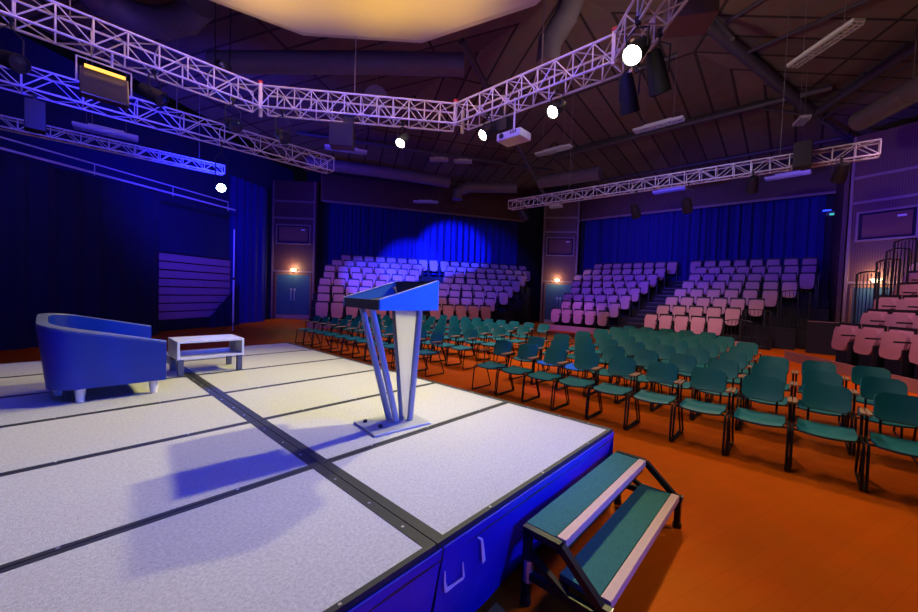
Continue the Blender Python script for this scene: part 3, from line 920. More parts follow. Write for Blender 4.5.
bankB = bank('middle', 0, 17.0, 0.8, 0.0, 0.385, 0.56, [
    {'rows': [(-RB[r], -LB[r]) for r in range(8)], 'from': 'aisle on pillar side', 'aisle': 0},
    {'rows': [(-LB2[r], -RB2[r]) for r in range(8)], 'from': 'aisle on handrail side', 'aisle': 0}],
    'in the bank facing the steps', 8, 1, [(-min(LB[r] + 0.15, 9.95), min(-RB2[r] + 0.9, 0.8)) for r in range(8)])
UC = [13.31, 13.52, 14.27, 14.69, 15.46, 16.26]
bankC = bank('right', -60, 8.5 * kC, 0.7, 0.15, 0.378, 0.695, [
    {'rows': [((UC[r]) * kC, (UC[r] - 0.8 * (6 if r < 4 else 5)) * kC) for r in range(6)], 'from': 'the handrail end', 'aisle': 0}],
    'in the bank with stepped handrails', 6, -1, [(UC[r] * kC + (1.4 if r == 0 else 0.35), 6.5) for r in range(6)])

# ------------------------------------------------------------------ lighting trusses (square box trusses)
def truss(name, a, b, size, label, out, bays=None, hgt=None, verticals=True, group='aluminium lighting trusses', flat=False):
    """a, b: lower near chord ends; out: horizontal direction to the far chord"""
    a, b = Vector(a), Vector(b); out = Vector(out).normalized() * size; up = Vector((0, 0, hgt or size))
    t = empty(name, a, label, 'truss', group)
    b = b - a; a = Vector((0, 0, 0)); L = (b - a).length
    nb = bays or max(2, int(round(L / (size * 1.25))))
    corners = [Vector((0, 0, 0)), up] if flat else [Vector((0, 0, 0)), up, out, out + up]
    for c in corners:
        mb = MB(); mb.tube([a + c, b + c], 0.020, 8); mb.build('chord', M['truss'], t, smooth=True)
    faces = [(Vector((0, 0, 0)), up)] if flat else [(Vector((0, 0, 0)), up), (out, out + up), (Vector((0, 0, 0)), out), (up, out + up)]
    for fi, (p, q) in enumerate(faces):
        mb = MB()
        for i in range(nb):
            s0 = a + (b - a) * (i / nb); s1 = a + (b - a) * ((i + 1) / nb)
            if i % 2 == 0: mb.tube([s0 + p, s1 + q], 0.011, 6, cap=False)
            else: mb.tube([s0 + q, s1 + p], 0.011, 6, cap=False)
            if verticals and fi < 2: mb.tube([s0 + p, s0 + q], 0.013, 6, cap=False)
            elif i % 2 == 0: mb.tube([s0 + p, s0 + q], 0.011, 6, cap=False)
        mb.tube([b + p, b + q], 0.013, 6, cap=False)
        mb.build('lacing', M['truss'], t, smooth=True)
    return t
TZ, TS = 5.2, 0.40
truss('lighting_truss', (-1.9, 8.05, TZ), (2.78, 8.02, TZ), TS, 'straight box truss over the rear edge of the stage, above the armchair', (0, 1, 0), bays=12)
truss('lighting_truss', (2.78, 8.02, TZ), (5.70, 5.50, TZ), TS, 'short diagonal box truss in front of the round ceiling disc, above the lectern', (0.65, 0.76, 0), bays=12)
truss('lighting_truss', (5.70, 5.50, TZ), (5.68, 2.24, TZ), TS, 'box truss carrying the white projector and lit lamps', (1, 0, 0), bays=10)
truss('lighting_truss', (5.68, 2.24, TZ), (2.76, -0.31, TZ), TS, 'diagonal box truss behind the biggest lit lamp', (0.66, -0.75, 0), bays=10)
truss('lighting_truss', (-2.0, 10.86, TZ), (5.75, 10.55, TZ), TS, 'box truss farther upstage that holds the blue lamp', (0, 1, 0), bays=19, verticals=False)
tt = truss('lighting_truss', (-2.0, 13.25, 4.98), (3.5, 12.85, 4.98), 0.24, 'thin ladder truss farthest upstage above the black drape', (0, 1, 0), bays=22, verticals=False)
for x in (0.6, 2.7, 4.9):
    mb = MB(); mb.tube([(x, -0.07 * x + 0.12, 0.24), (x, -0.07 * x + 0.12, 3.4)], 0.008, 5); mb.build('hanger', M['cable'], tt)
truss('lighting_truss', (12.75, 9.1, 5.22), (12.95, -1.18, 5.22), 0.30, 'long straight truss over the teal chairs', (1, 0, 0), bays=26, hgt=0.33)
# corner posts of the octagonal ring
for (x, y) in ((2.78, 8.02), (5.70, 5.50), (5.68, 2.24)):
    e = empty('truss_corner', (x, y, TZ), 'corner block joining two trusses ' + {2.78: 'above the coffee table', 5.70: 'left of the projector'.replace('left of', 'beside'), 5.68: 'beside the biggest lit lamp'}[x], 'truss corner')
    d = Vector((x - 1.2, y - 3.85, 0)).normalized()
    mb = MB()
    for q in (Vector((0, 0, 0)), d * 0.4): mb.box(q + Vector((0, 0, 0.2)), (0.055, 0.055, 0.5))
    mb.build('hanging_post', M['truss'], e)
    mb = MB(); mb.box((0, 0, 0.46), (0.07, 0.07, 0.045)); mb.build('red_tape_band', M['red'], e)
# suspension wires of trusses and fittings
def wires(name, pts, z1f, label, cat='cable'):
    for p in pts:
        mb = MB(); mb.tube([p, (p[0], p[1], z1f)], 0.009, 5); tag(mb.build(name, M['cable']), label, cat)
def roofz(x, y):
    d = max(math.cos(R(60 * k)) * (x - HX) + math.sin(R(60 * k)) * (y - HY) for k in range(6))
    return ROOF0 + SLOPE * (HR - d)
wl = [((0.2, 8.25, 5.6), 'suspension wire of the truss above the armchair'), ((4.3, 7.1, 5.6), 'suspension wire of the diagonal truss by the ceiling disc'), ((5.9, 3.6, 5.6), 'suspension wire of the truss with the projector'), ((12.9, 6.5, 5.55), 'suspension wire of the long truss, pillar end'), ((13.0, 0.6, 5.55), 'suspension wire of the long truss, handrail end'), ((2.0, 11.0, 5.6), 'suspension wire of the truss holding the blue lamp')]
for p, l_ in wl:
    wires('suspension_wire', [p], min(roofz(p[0], p[1]) - 0.02, 6.95 if math.hypot(p[0] - 1.2, p[1] - 3.85) < 4.6 else 99), l_)

# ------------------------------------------------------------------ lamps
def can(name, pos, target, label, lens, r=0.10, length=0.30, hang=0.3, group=None, cat='stage lamp', power=None, color=(1, 1, 1), cone=60, blend=0.5, soft=0.08, body='black'):
    pos = Vector(pos); d = (Vector(target) - pos).normalized()
    e = empty(name, pos + Vector((0, 0, hang)), label, cat, group)
    loc = Vector((0, 0, -hang))
    q = look(d).to_matrix()
    n = 16
    prof = [(0.0, 0.62 * length, 0.0), (0.7 * r, 0.62 * length, 0), (0.85 * r, 0.45 * length, 0), (r, 0.1 * length, 0), (r * 1.12, -0.36 * length, 0), (r * 1.12, -0.40 * length, 0), (r, -0.40 * length, 0), (r, -0.34 * length, 0), (0, -0.34 * length, 0)]
    rows = [[loc + q @ Vector((p[0] * math.cos(2 * PI * k / n), p[0] * math.sin(2 * PI * k / n), p[1])) for k in range(n)] for p in prof]
    mb = MB(); mb.grid(rows, closed=True); mb.build('housing', M[body], e, smooth=True)
    mb = MB(); rows = [[loc + q @ Vector((rr_ * math.cos(2 * PI * k / n), rr_ * math.sin(2 * PI * k / n), -z)) for k in range(n)] for rr_, z in ((r * 0.97, 0.345 * length), (r * 0.6, 0.38 * length), (r * 0.05, 0.40 * length))]
    mb.grid(rows, closed=True); mb.add(rows[-1], [tuple(range(n))]); mb.build('lens', M[lens], e, smooth=True)
    s = q @ Vector((1, 0, 0))
    s.z = 0; s.normalize()
    mb = MB(); mb.tube([loc + s * r * 1.15, loc + s * r * 1.25 + Vector((0, 0, hang * 0.6)), loc + s * 0.02 + Vector((0, 0, hang * 0.78)), loc - s * r * 1.25 + Vector((0, 0, hang * 0.6)), loc - s * r * 1.15], 0.012, 6)
    mb.build('yoke', M[body], e, smooth=True)
    mb = MB(); mb.tube([loc + Vector((0, 0, hang * 0.76)), loc + Vector((0, 0, hang + 0.03))], 0.014, 8); mb.box(loc + Vector((0, 0, hang)), (0.06, 0.06, 0.09)); mb.build('hanging_clamp', M[body], e)
    if power:
        spot(pos + d * (0.42 * length), d, power, color, cone, blend, soft)
    return e
def spot(pos, d, power, color, cone, blend=0.5, soft=0.08, name='beam'):
    l = bpy.data.lights.new(name, 'SPOT'); l.energy = power; l.color = color; l.spot_size = R(cone); l.spot_blend = blend; l.shadow_soft_size = soft
    o = bpy.data.objects.new(name, l); COL.objects.link(o); o.location = pos; o.rotation_mode = 'QUATERNION'; o.rotation_quaternion = look(d)
    return o
WARM = (1.0, 0.92, 0.36)
ST = (1.3, 3.4, 0.6)
PW = 620
can('stage_spotlight', (5.05, 1.70, 4.83), (0.8, 2.5, 0.7), 'lit white lamp, biggest and brightest, at the truss corner', 'lens_white', 0.118, 0.40, 0.37, 'lit white stage lamps', power=1080, color=WARM, cone=74, blend=0.8)
can('stage_spotlight', (5.80, 3.22, 4.84), (0.9, 4.1, 0.7), 'lit white lamp between the projector and the biggest lamp', 'lens_white', 0.10, 0.34, 0.36, 'lit white stage lamps', power=1120, color=WARM, cone=66, blend=0.8)
can('stage_spotlight', (5.80, 4.72, 4.84), (0.6, 6.2, 0.7), 'lit white lamp just beside the white projector', 'lens_white', 0.10, 0.34, 0.36, 'lit white stage lamps', power=130, color=WARM, cone=48, blend=0.9)
can('stage_spotlight', (5.01, 6.36, 4.84), (1.6, 5.2, 0.7), 'lit white lamp under the diagonal truss, farthest from the projector', 'lens_white', 0.10, 0.32, 0.36, 'lit white stage lamps', power=300, color=WARM, cone=46, blend=0.9)
# the blue lamp on its drop pipe
can('blue_spotlight', (2.87, 10.8, 4.1), (1.0, 3.0, 1.0), 'bright blue lamp hanging on a long pipe upstage', 'lens_blue', 0.10, 0.3, 1.1, None, power=420, color=(0.02, 0.06, 1.0), cone=110, blend=0.6)
# unlit lamps and moving heads
can('moving_head', (-0.36, 8.1, 4.62), (0.9, 6.5, 3.9), 'bluish moving head lamp at the photo edge under the rear truss', 'lens_dark', 0.11, 0.36, 0.58, 'unlit lamps')
can('moving_head', (1.17, 8.1, 4.78), (2.2, 7.2, 4.0), 'dark moving head lamp between the flood and the coffee table truss corner', 'lens_dark', 0.11, 0.36, 0.42, 'unlit lamps')
can('moving_head', (2.35, 8.15, 4.72), (2.6, 6.6, 4.0), 'dark moving head lamp under the truss corner above the coffee table', 'lens_dark', 0.11, 0.34, 0.48, 'unlit lamps')
can('moving_head', (3.15, 7.85, 4.70), (3.2, 6.4, 3.8), 'dark moving head lamp under the diagonal truss end', 'lens_dark', 0.11, 0.34, 0.50, 'unlit lamps')
can('moving_head', (2.55, 9.6, 6.45), (2.6, 8.0, 5.6), 'dark lamp hanging high above the truss beside the ceiling disc', 'lens_dark', 0.12, 0.5, 2.3, 'unlit lamps')
can('moving_head', (5.75, 2.02, 4.62), (6.4, 2.0, 3.4), 'tall black lamp under the biggest lit lamp, nearer the projector', 'lens_dark', 0.12, 0.52, 0.58, 'unlit lamps')
can('moving_head', (5.45, 1.55, 4.62), (6.0, 1.4, 3.4), 'tall black lamp under the biggest lit lamp, farther from the projector', 'lens_dark', 0.12, 0.52, 0.58, 'unlit lamps')
hl = [(8.4, 'at the pillar end'), (4.13, 'in front of the middle pink seats'), (2.66, 'second from the handrail side'), (1.13, 'beside the hanging loudspeaker'), (-0.55, 'at the handrail end')]
for i, (y, w_) in enumerate(hl):
    can('hanging_lamp', (12.9, y, 4.86 if i in (0, 3, 4) else 4.5), (16.5, y * 0.8 + .8, 0.8), 'small black lamp hanging from the long truss ' + w_, 'lens_dark', 0.13, 0.42, 0.36 if i in (0, 3, 4) else 0.72, 'lamps on the long truss', power=(None if i == 0 else 520 if i == 1 else 170), color=(1, 0.64, 0.80), cone=74, blend=0.9, soft=0.3)  # added pink beams light the facing seats; the lamps themselves are unlit

# loudspeaker box on the long truss, boxes and projector on the ring
e = empty('loudspeaker', (12.78, 0.15, 5.62), 'black loudspeaker box fixed on the long truss', 'loudspeaker')
mb = MB(); mb.box((0, 0, -0.2), (0.34, 0.36, 0.62)); mb.build('cabinet', M['black'], e, bevel=0.015)
mb = MB(); mb.box((-0.178, 0, -0.2), (0.012, 0.31, 0.56)); mb.build('grille', M['gloss_black'], e)
mb = MB(); mb.box((0.05, 0, 0.12), (0.06, 0.2, 0.06)); mb.build('hanging_bracket', M['black'], e)
e = empty('projector', (5.72, 4.02, 5.22), 'white projector hanging on a pole from the truss', 'projector')
mb = MB(); mb.box((0, 0, -0.68), (0.36, 0.52, 0.14)); mb.build('body', M['white_plastic'], e, bevel=0.02)
mb = MB(); mb.tube([(-0.17, 0.14, -0.68), (-0.205, 0.14, -0.68)], 0.045, 14); mb.build('lens', M['lens_dark'], e, smooth=True)
mb = MB(); mb.tube([(0, 0, -0.6), (0, 0, 0.03)], 0.018, 8); mb.box((0, 0, -0.605), (0.16, 0.16, 0.02)); mb.build('pole', M['label'], e)
mb = MB()
for k in range(4): mb.box((-0.182, -0.16 + k * 0.035, -0.66), (0.006, 0.018, 0.06))
mb.build('vent_slot', M['black'], e)
e = empty('dimmer_box', (5.78, 4.78, 5.22), 'black equipment box under the truss beside the projector', 'equipment box')
mb = MB(); mb.box((0.33, -0.1, -0.22), (0.3, 0.62, 0.24)); mb.build('case', M['black'], e, bevel=0.01)
mb = MB(); mb.box((0.33, -0.1, -0.05), (0.04, 0.3, 0.1)); mb.build('hanger', M['steel'], e)
e = empty('hanging_loudspeaker', (3.95, 6.98, 5.22), 'dusky square box hanging under the diagonal truss', 'loudspeaker', None, R(-41))
mb = MB(); mb.box((0, 0.1, -0.45), (0.46, 0.3, 0.46)); mb.build('cabinet', M['gloss_black'], e, bevel=0.01)
mb = MB(); mb.box((0.12, 0.1, -0.1), (0.2, 0.12, 0.28)); mb.build('bracket', M['black'], e)
e = empty('equipment_box', (-0.2, 10.95, 5.2), 'dark box hanging from the truss that holds the blue lamp', 'equipment box')
mb = MB(); mb.box((0, 0.1, -0.42), (0.28, 0.3, 0.56)); mb.build('case', M['black'], e, bevel=0.012)
mb = MB(); mb.box((0, 0.1, -0.1), (0.06, 0.06, 0.26)); mb.build('hanging_bracket', M['black'], e)
# big flood panel with an amber bar under the rear truss
e = empty('flood_light', (0.57, 8.02, 5.2), 'square black flood light with a glowing amber bar under the truss', 'flood light')
mb = MB(); mb.box((0, 0.1, -0.55), (0.56, 0.12, 0.46), Matrix.Rotation(R(-14), 3, 'X')); mb.build('housing', M['gloss_black'], e, bevel=0.02)
mb = MB(); mb.box((0, -0.005, -0.345), (0.46, 0.03, 0.05), Matrix.Rotation(R(-14), 3, 'X')); mb.build('amber_bar', M['amber'], e, bevel=0.008)
mb = MB(); mb.tube([(-0.31, 0.1, -0.58), (-0.31, 0.1, -0.2), (0.31, 0.1, -0.2), (0.31, 0.1, -0.58)], 0.014, 6); mb.tube([(0.08, 0.1, -0.2), (0.08, 0.06, 0.03)], 0.018, 6); mb.build('hanging_yoke', M['truss'], e, smooth=True)

# ------------------------------------------------------------------ glowing twelve-sided canopy over the stage
cn = empty('stage_canopy', (1.2, 3.85, 6.93), 'big warm-lit twelve-sided fabric canopy over the stage', 'canopy')
mb = MB(); rad = 4.78
ring = [(rad * math.cos(R(30 * k)), rad * math.sin(R(30 * k))) for k in range(12)]
mb.add([(x, y, 0.04) for x, y in ring] + [(x * 0.97, y * 0.97, 0.0) for x, y in ring] + [(x * 0.5, y * 0.5, 0.10) for x, y in ring] + [(0, 0, 0.12)], [(k, (k + 1) % 12, 12 + (k + 1) % 12, 12 + k) for k in range(12)] + [(12 + k, 12 + (k + 1) % 12, 24 + (k + 1) % 12, 24 + k) for k in range(12)] + [(24 + k, 24 + (k + 1) % 12, 36) for k in range(12)])
mb.build('fabric', M['canopy'], cn)
mb = MB()
for k in range(12):
    a, b = ring[k], ring[(k + 1) % 12]
    mb.bar((a[0], a[1], 0.13), (b[0], b[1], 0.13), 0.05, 0.17)
mb.build('rim', M['canopy_rim'], cn)
mb = MB(); mb.prism([(x * 0.985, y * 0.985) for x, y in ring], 0.30, 0.34); mb.build('top_cover', M['black'], cn)
for k in range(4):
    mb = MB(); x, y = ring[3 * k]; mb.tube([(x * 0.8, y * 0.8, 0.3), (x * 0.8, y * 0.8, roofz(1.2 + x * .8, 3.85 + y * .8) - 7.0)], 0.012, 6); mb.build('hanger', M['cable'], cn)

# ------------------------------------------------------------------ fluorescent fittings hung from the roof
def fluor(p, ang, L, label, w=0.26, tilt=None):
    p = Vector(p)
    e = empty('fluorescent_light', p, label, 'ceiling light', 'unlit fluorescent fittings', R(ang))
    mb = MB(); mb.box((0, 0, 0.05), (L, w, 0.07)); mb.build('housing', M['white_plastic'], e, bevel=0.012)
    mb = MB(); mb.box((0, 0, 0.11), (L * 0.55, w * 0.5, 0.06)); mb.build('gear_tray', M['white_plastic'], e, bevel=0.01)
    mb = MB(); n = int(L / 0.09)
    for i in range(n): mb.box((-L / 2 + (i + 0.5) * L / n, 0, 0.0), (0.018, w * 0.9, 0.05))
    for s in (-1, 0, 1): mb.box((0, s * w * 0.44, 0.0), (L * 0.98, 0.012, 0.055))
    mb.build('louvre', M['louver'], e)
    for s in (-1, 1):
        x = s * L * 0.3
        q = p + Matrix.Rotation(R(ang), 3, 'Z') @ Vector((x, 0, 0))
        mb = MB(); mb.tube([(x, 0, 0.1), (x, 0, roofz(q.x, q.y) - p.z + 0.02)], 0.006, 5); mb.build('hanging_wire', M['cable'], e)
fluor((11.37, -0.07, 7.3), 43, 1.5, 'largest unlit fluorescent fitting hung under the dark roof, end nearest the camera')
fluor((13.3, 3.7, 7.3), -92, 1.5, 'unlit fluorescent fitting beyond the biggest lit lamp')
fluor((13.2, 7.4, 7.3), -90, 1.5, 'unlit fluorescent fitting seen under the projector and lamp')
fluor((7.4, 12.7, 6.8), -30, 1.5, 'unlit fluorescent fitting under the dusky square box')
fluor((18.4, 0.6, 6.4), -97, 1.3, 'unlit fluorescent fitting below the loudspeaker of the long truss')
fluor((18.3, 4.5, 6.45), -94, 1.3, 'unlit fluorescent fitting behind the long truss, in front of the blue curtain')
fluor((14.4, 16.0, 6.75), -50, 1.4, 'unlit fluorescent fitting against the timber beam beyond the lectern')
fluor((11.6, 12.1, 7.5), -50, 0.8, 'short unlit fitting below the lit lamp, nearer the ceiling disc')
fluor((12.4, 11.4, 7.5), -50, 0.8, 'short unlit fitting below the lit lamp, nearer the projector')
fluor((15.2, 0.25, 7.15), 20, 0.55, 'short unlit fitting seen end-on where the roof tubes meet')
fluor((0.95, 13.0, 5.35), -8, 1.2, 'bluish unlit fitting among the upstage trusses')
fluor((16.2, 8.8, 5.9), -80, 0.6, 'short blue-lit fitting beside the middle pillar top')

# ------------------------------------------------------------------ roof steel and ducts
def tubes(name, lab, pts, r, m='steel_tube', cat='roof beam', n=12):
    mb = MB(); mb.tube(pts, r, n); return tag(mb.build(name, M[m], smooth=True), lab, cat)
K = Vector((18.6, 0.0, 8.55))
tubes('roof_beam', 'thick sloping roof tube running down beside the large fluorescent fitting', [(12.3, 2.28, 9.35), K], 0.16)
tubes('roof_beam', 'long level roof tube over the middle bank and handrails', [(17.2, -0.4, 8.79), (17.2, 9.6, 8.70)], 0.10)
tubes('roof_beam', 'level roof tube running from the tube joint towards the camera side', [K, K + Vector((-0.866, -0.5, 0)) * 11], 0.13)
tubes('roof_beam', 'thin pale conduit under the level roof tube at the camera side', [K + Vector((-0.1, -0.2, -0.28)), K + Vector((-0.866, -0.5, 0)) * 11 + Vector((0.1, -0.2, -0.28))], 0.03)
tubes('roof_beam', 'sloping roof tube coming down to the middle pillar', [(8.0, 7.56, 8.92), (18.3, 10.7, 7.3)], 0.10)
tubes('roof_beam', 'thin brace from the tube joint down to the far pillar', [K, (20.4, -1.1, 7.9)], 0.07)
tubes('roof_beam', 'level roof tube over the bank beyond the lectern', [(18.6, 10.4, 8.55), (7.4, 16.9, 8.55)], 0.09)
for i, (q, l_) in enumerate((((13.9, 1.75, 9.6), 'first'), ((15.6, 1.1, 9.25), 'second'), ((16.9, -1.1, 8.85), 'third'), ((15.5, -1.75, 8.75), 'fourth'), ((17.3, 1.9, 8.95), 'fifth'))):
    tubes('roof_strut', 'dark steel strut fanning out above the tube joint, %s of five' % l_, [K - Vector((0.0, 0, 0.05)), q], 0.05, cat='roof strut')
for i, (a, b, l_) in enumerate((((12.6, 2.17, 9.3), (11.2, -0.5, 9.2), 'dark brace tube above the large fluorescent fitting'), ((11.9, -2.2, 8.5), (14.0, 1.6, 9.1), 'dark brace tube crossing behind the large fluorescent fitting'), ((10.9, 1.5, 7.9), (12.2, 2.2, 9.6), 'upright brace beside the dusky hanging panel'))):
    tubes('roof_strut', l_, [a, b], 0.05, cat='roof strut')
for i in range(4):
    x = 21.5 - i * 3.9
    if x == 18.6: continue
    hw = (x - HX) * math.tan(R(30)) - 0.3
    tubes('roof_purlin', 'dark timber purlin under the roof boards, %s from the wall of the facing bank' % ORD[i], [(x, HY - hw, roofz(x, HY) - 0.08), (x, HY + hw, roofz(x, HY) - 0.08)], 0.07, cat='purlin', n=6)
def duct(lab, pts, r):
    e = empty('air_duct', pts[0], lab, 'air duct')
    p0 = Vector(pts[0]); P = [Vector(p) - p0 for p in pts]
    mb = MB(); mb.tube(P, r, 20); mb.build('pipe', M['duct'], e, smooth=True)
    for k in range(1, len(P) - 1):
        d = (P[k + 1] - P[k - 1]).normalized()
        mb = MB(); mb.tube([P[k] - d * 0.03, P[k] + d * 0.03], r * 1.04, 20); mb.build('joint_band', M['duct'], e, smooth=True)
    mb = MB(); q = p0 + P[len(P) // 2]; mb.tube([P[len(P) // 2] + Vector((0, 0, r * 0.9)), P[len(P) // 2] + Vector((0, 0, roofz(q.x, q.y) - q.z + 0.02))], 0.012, 5); mb.build('hanger', M['cable'], e)
duct('fat curved air duct above the rear truss', [(0.25, 10.9, 7.8), (0.7, 11.5, 7.75), (1.25, 11.6, 7.7), (1.75, 11.3, 7.7), (2.1, 10.7, 7.75), (2.2, 9.9, 7.8)], 0.33)
duct('long level air duct behind the glowing canopy', [(2.9, 11.8, 7.55), (4.3, 10.1, 7.55), (5.8, 8.3, 7.55), (7.2, 6.7, 7.55)], 0.27)
duct('blue-lit air duct rising behind the truss with the projector', [(7.75, 4.58, 7.0), (7.76, 4.55, 7.5), (7.92, 4.28, 8.0), (8.03, 4.1, 8.6), (8.08, 4.0, 9.2)], 0.27)
duct('elbow air duct over the bank beyond the lectern', [(15.4, 14.5, 6.9), (15.4, 14.5, 7.3), (15.75, 14.0, 7.6), (17.4, 11.9, 7.6)], 0.30)
duct('short air duct over the middle pillar', [(16.9, 10.2, 7.5), (17.3, 8.6, 7.55), (17.35, 7.2, 7.5)], 0.32)
duct('level air duct near the roof above the handrails', [(15.1, -0.95, 6.8), (13.8, -1.7, 6.8), (12.2, -2.62, 6.8)], 0.27)
duct('dark duct running along the beam beyond the lectern', [(8.0, 17.2, 7.5), (12.0, 15.2, 7.55), (14.2, 14.0, 7.5)], 0.28)
e = empty('hanging_disc', (5.95, 8.75, 6.85), 'round dusky ceiling disc above the diagonal truss', 'ceiling disc')
dd = (Vector((0, 0, HC)) - Vector((5.95, 8.75, 6.85))).normalized()
mb = MB(); mb.tube([dd * 0.05, dd * -0.08], 0.32, 24); mb.build('disc', M['duct'], e, smooth=True)
mb = MB(); mb.tube([(0, 0, 0.2), (0, 0, roofz(5.95, 8.75) - 6.83)], 0.01, 5); mb.build('hanging_wire', M['cable'], e)
e = empty('acoustic_panel', (6.5, 1.45, 6.05), 'dusky square acoustic panel hanging beyond the biggest lit lamp', 'panel', None, R(30))
mb = MB(); mb.box((0, 0, 0), (0.5, 0.62, 0.5)); mb.build('panel_body', M['duct'], e, bevel=0.02)
mb = MB(); mb.tube([(0, 0, 0.25), (0, 0, roofz(6.5, 1.45) - 6.03)], 0.012, 5); mb.build('hanger', M['cable'], e)

# ------------------------------------------------------------------ handrails
def railing(pts, h, label, group):
    """pts: base points; arched top rail with vertical bars"""
    p0 = Vector(pts[0]); e = empty('handrail', p0, label, 'handrail', group)
    P = [Vector(p) - p0 for p in pts]
    a, b = P[0], P[-1]
    mb = MB(); top = []
    for i in range(9):
        t = i / 8
        top.append(a + (b - a) * t + Vector((0, 0, h + 0.05 * math.sin(PI * t))))
    mb.tube(top, 0.02, 6); mb.build('top_rail', M['black_metal'], e, smooth=True)
    for q in (a, b):
        mb = MB(); mb.tube([q, q + Vector((0, 0, h))], 0.025, 6); mb.build('post', M['black_metal'], e, smooth=True)
    n = max(3, int((b - a).length / 0.11))
    mb = MB()
    mb.tube([a + Vector((0, 0, 0.1)), b + Vector((0, 0, 0.1))], 0.014, 6)
    mb.build('bottom_rail', M['black_metal'], e, smooth=True)
    for i in range(1, n):
        q = a + (b - a) * i / n
        mb = MB(); mb.tube([q + Vector((0, 0, 0.1)), q + Vector((0, 0, h))], 0.010, 5, cap=False); mb.build('baluster', M['black_metal'], e, smooth=True)
nC = Vector((0.5, -0.866, 0)); uC = Vector((0.866, 0.5, 0))
for i in range(4):
    r = 2 + i
    u_ = UC[r] * kC + 0.12
    base = nC * (8.5 * kC + 0.7 * r - 0.37) + uC * (u_ - 0.15) + Vector((0, 0, 0.155 + 0.378 * (r - 1)))
    railing([base, base - uC * 0.70], 2.04, 'black arched handrail on the stepped bank, %s step up' % ORD[i], 'arched handrails of the stepped bank')
for i in range(4):
    r = 1 + 2 * i if i < 3 else 6
    r = [0, 1, 3, 5][i]
    y = RB2[r] - 0.05
    base = Vector((17.0 + 0.8 * r - 0.37, y, 0.385 * max(0, r - 1) + 0.004))
    railing([base, base + Vector((0, -0.8, 0))], 1.0 + (0.385 if r else 0), 'black barred handrail at the end of the facing bank, %s one up' % ORD[i], 'barred handrails of the facing bank')
# dark masking between the facing bank and the handrails
e = empty('masking_flat', (17.9, -0.95, 0), 'black masking flat closing the gap beside the handrails', 'masking flat', None, 0)
mb = MB(); mb.box((0.0, 0.0, 0.55), (0.06, 1.5, 1.1)); mb.build('flat_panel', M['riser'], e)
mb = MB(); mb.box((-0.03, 0, 1.11), (0.05, 1.5, 0.03)); mb.build('top_edge', M['trim'], e)

# ------------------------------------------------------------------ light
w = bpy.data.worlds.new('world'); sc.world = w; w.use_nodes = True
bg = w.node_tree.nodes['Background']; bg.inputs['Color'].default_value = (0.05, 0.05, 0.2, 1); bg.inputs['Strength'].default_value = 0.02
def to(p, q): return Vector(q) - Vector(p)
BLUE = (0.012, 0.045, 1.0)
# blue floor stands on the camera side: a low blue wash on everything that faces it
for (q, t, p, cone) in (((4.6, -1.9, 1.9), (0.5, 4.6, 0.9), 1000, 40), ((1.4, -2.6, 1.7), (1.75, 2.6, 1.1), 470, 50), ((3.2, -2.4, 1.6), (2.4, 3.0, 0.8), 90, 45)):
    spot(q, to(q, t), p, (0.012, 0.075, 1.0), cone, 0.7, 0.10, 'blue_wash')
for (q, t, p) in (((-1.2, -1.3, 6.6), (0.8, 3.9, 0.6), 660), ((2.8, -2.2, 6.6), (1.2, 3.7, 0.6), 720), ((-2.9, 4.2, 4.9), (0.4, 2.8, 0.6), 150)):
    spot(q, to(q, t), p, BLUE, 54, 0.8, 0.12, 'blue_wash')
# added violet fills on trusses and upstage walls, and a warm one for roof bounce
for (q, t, p, c, cone) in (((0.0, 1.2, 4.4), (1.2, 9.0, 4.9), 500, (0.12, 0.09, 1.0), 72), ((0.6, -0.2, 5.3), (-0.6, 8.1, 5.05), 1500, (0.06, 0.05, 1.0), 22), ((0.6, -0.2, 5.3), (1.9, 8.1, 5.05), 1500, (0.06, 0.05, 1.0), 22), ((0.6, -0.2, 5.3), (4.3, 6.8, 5.05), 1500, (0.06, 0.05, 1.0), 22), ((-1.5, 3.0, 5.3), (5.7, 4.7, 5.05), 1200, (0.06, 0.05, 1.0), 24), ((-1.5, 3.0, 5.3), (5.7, 2.6, 5.05), 1200, (0.06, 0.05, 1.0), 24), ((3.0, 2.0, 4.4), (5.9, 5.2, 4.9), 250, (0.14, 0.10, 1.0), 95), ((2.0, 4.5, 4.3), (3.2, 11.5, 5.4), 170, (0.13, 0.09, 1.0), 110), ((0.5, 9.4, 4.9), (1.5, 14.0, 4.3), 330, (0.006, 0.012, 1.0), 140), ((3.2, 11.2, 4.4), (5.5, 18.0, 5.8), 1900, (0.006, 0.012, 1.0), 130), ((9.2, 2.0, 4.6), (12.8, 4.2, 5.3), 230, (0.20, 0.16, 1.0), 130), ((6.6, 2.2, 5.9), (13.5, 3.2, 8.6), 340, (1.0, 0.78, 0.68), 130)):
    spot(q, to(q, t), p, c, cone, 0.9, 0.15, 'upper_fill')
# weak white light from the wing
q = (-3.2, 4.0, 4.6); spot(q, to(q, (1.5, 3.2, 1.0)), 5, (1, 0.86, 0.62), 75, 0.8, 0.12, 'wing_light')
# warm up-lights on the truss ring shining at the canopy
for (x, y, p) in ((2.6, 7.7, 150), (4.4, 6.3, 105), (5.3, 5.0, 115)):
    q = (x, y, 5.35); spot(q, to(q, (1.2 + (x - 1.2) * 0.7, 3.85 + (y - 3.85) * 0.75, 7.05)), p, (1, 0.56, 0.07), 120, 1.0, 0.2, 'canopy_uplight')
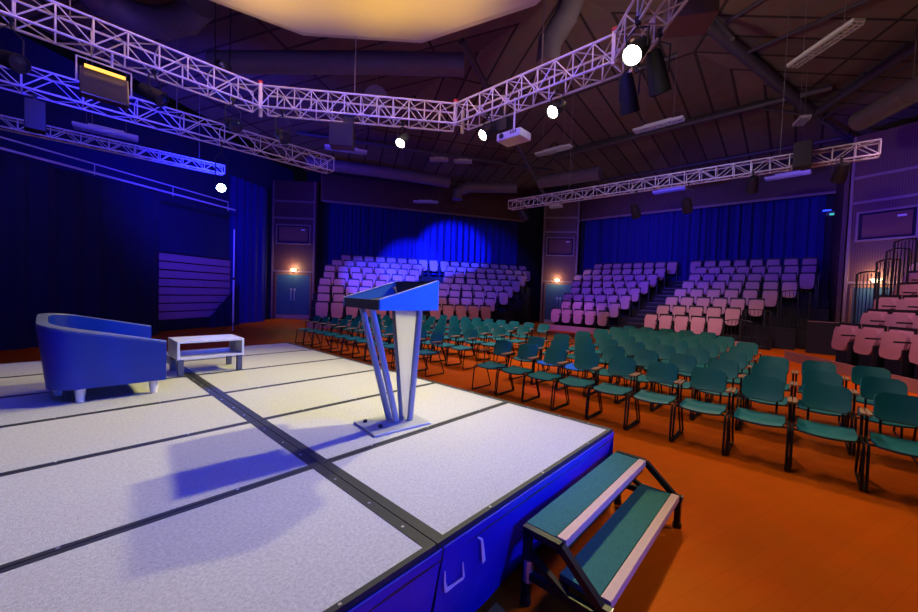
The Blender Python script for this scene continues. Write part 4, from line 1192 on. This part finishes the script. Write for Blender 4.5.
# added warm spots over the truss chords, standing in for canopy bounce
for (x, y) in ((-0.4, 7.4), (0.9, 7.4), (2.2, 7.3), (3.3, 6.7), (4.4, 5.7), (5.1, 4.9), (5.1, 3.9), (5.1, 2.8)):
    spot((x, y, 6.15), (0.25 * (x - 1.2), 0.25 * (y - 3.85), -1), 17, (1, 0.52, 0.20), 150, 0.4, 0.1, 'truss_warm_fill')
# blue curtain spots and blue back wash on the banks
CB = (0.012, 0.035, 1.0)
for (t, p, cone) in (((15.7, 15.7, 4.2), 42000, 20), ((13.3, 15.6, 3.1), 40000, 19), ((10.4, 14.5, 2.6), 22000, 19), ((15.0, 13.0, 3.2), 6000, 30)):
    q = (5.4, 10.6, 5.1) if cone == 20 else (6.0, 6.0, 5.3)
    spot(q, to(q, t), p, CB, cone, 0.55, 0.05, 'curtain_spot')
spot((13.2, 5.0, 5.0), to((13.2, 5.0, 5.0), (22.8, 3.0, 4.6)), 1400, (0.02, 0.02, 1.0), 75, 0.9, 0.1, 'curtain_spot')
spot((13.2, 7.0, 5.0), to((13.2, 7.0, 5.0), (22.0, 7.0, 3.2)), 2500, (0.09, 0.045, 1.0), 75, 0.9, 0.1, 'bank_spot')
spot((13.2, 0.5, 5.0), to((13.2, 0.5, 5.0), (19.5, -2.2, 5.0)), 1300, (0.10, 0.04, 1.0), 75, 0.9, 0.1, 'bank_spot')
spot((8.2, 11.0, 5.4), to((8.2, 11.0, 5.4), (9.2, 20.0, 4.2)), 200, (0.03, 0.03, 1.0), 60, 0.9, 0.1, 'bank_spot')
# two small violet pools on the floor among the teal chairs
spot((5.9, 3.45, 4.9), to((5.9, 3.45, 4.9), (5.98, 3.15, 0)), 1500, (0.12, 0.03, 1.0), 14, 0.4, 0.05, 'floor_spot')
spot((12.9, 7.6, 4.9), to((12.9, 7.6, 4.9), (17.0, 8.2, 0.9)), 1300, (0.45, 0.18, 1.0), 32, 0.8, 0.05, 'floor_spot')
# added warm, soft fills over the chairs, steps and banks, with no lamp there
for (q, t, p, c, cone) in (((3.6, 0.9, 5.5), (7.0, 1.4, 0.5), 230, (1, 0.88, 0.72), 70), ((4.7, 5.8, 5.0), (7.4, 7.6, 0.5), 230, (1, 0.86, 0.66), 70), ((9.0, 2.4, 7.6), (7.8, 1.4, 0), 900, (1, 0.70, 0.42), 100), ((9.4, 7.5, 7.6), (9.0, 7.8, 0), 1500, (1, 0.76, 0.72), 84), ((5.3, -1.7, 4.6), (3.3, 0.1, 0), 330, (1, 0.76, 0.42), 52), ((8.6, 10.2, 5.2), (12.2, 13.9, 0.6), 520, (1, 0.55, 0.72), 84), ((7.4, 12.2, 5.6), (9.0, 16.4, 1.2), 240, (1, 0.50, 0.80), 70), ((10.6, -1.4, 6.9), (12.9, -3.4, 1), 1300, (1, 0.48, 0.85), 100)):
    spot(q, to(q, t), p, c, cone, 0.9, 0.5, 'audience_fill')

sc.view_settings.view_transform = 'Standard'
sc.view_settings.look = 'None'
sc.view_settings.gamma = 1.0
sc.view_settings.use_curve_mapping = False
sc.view_settings.exposure = 0.0
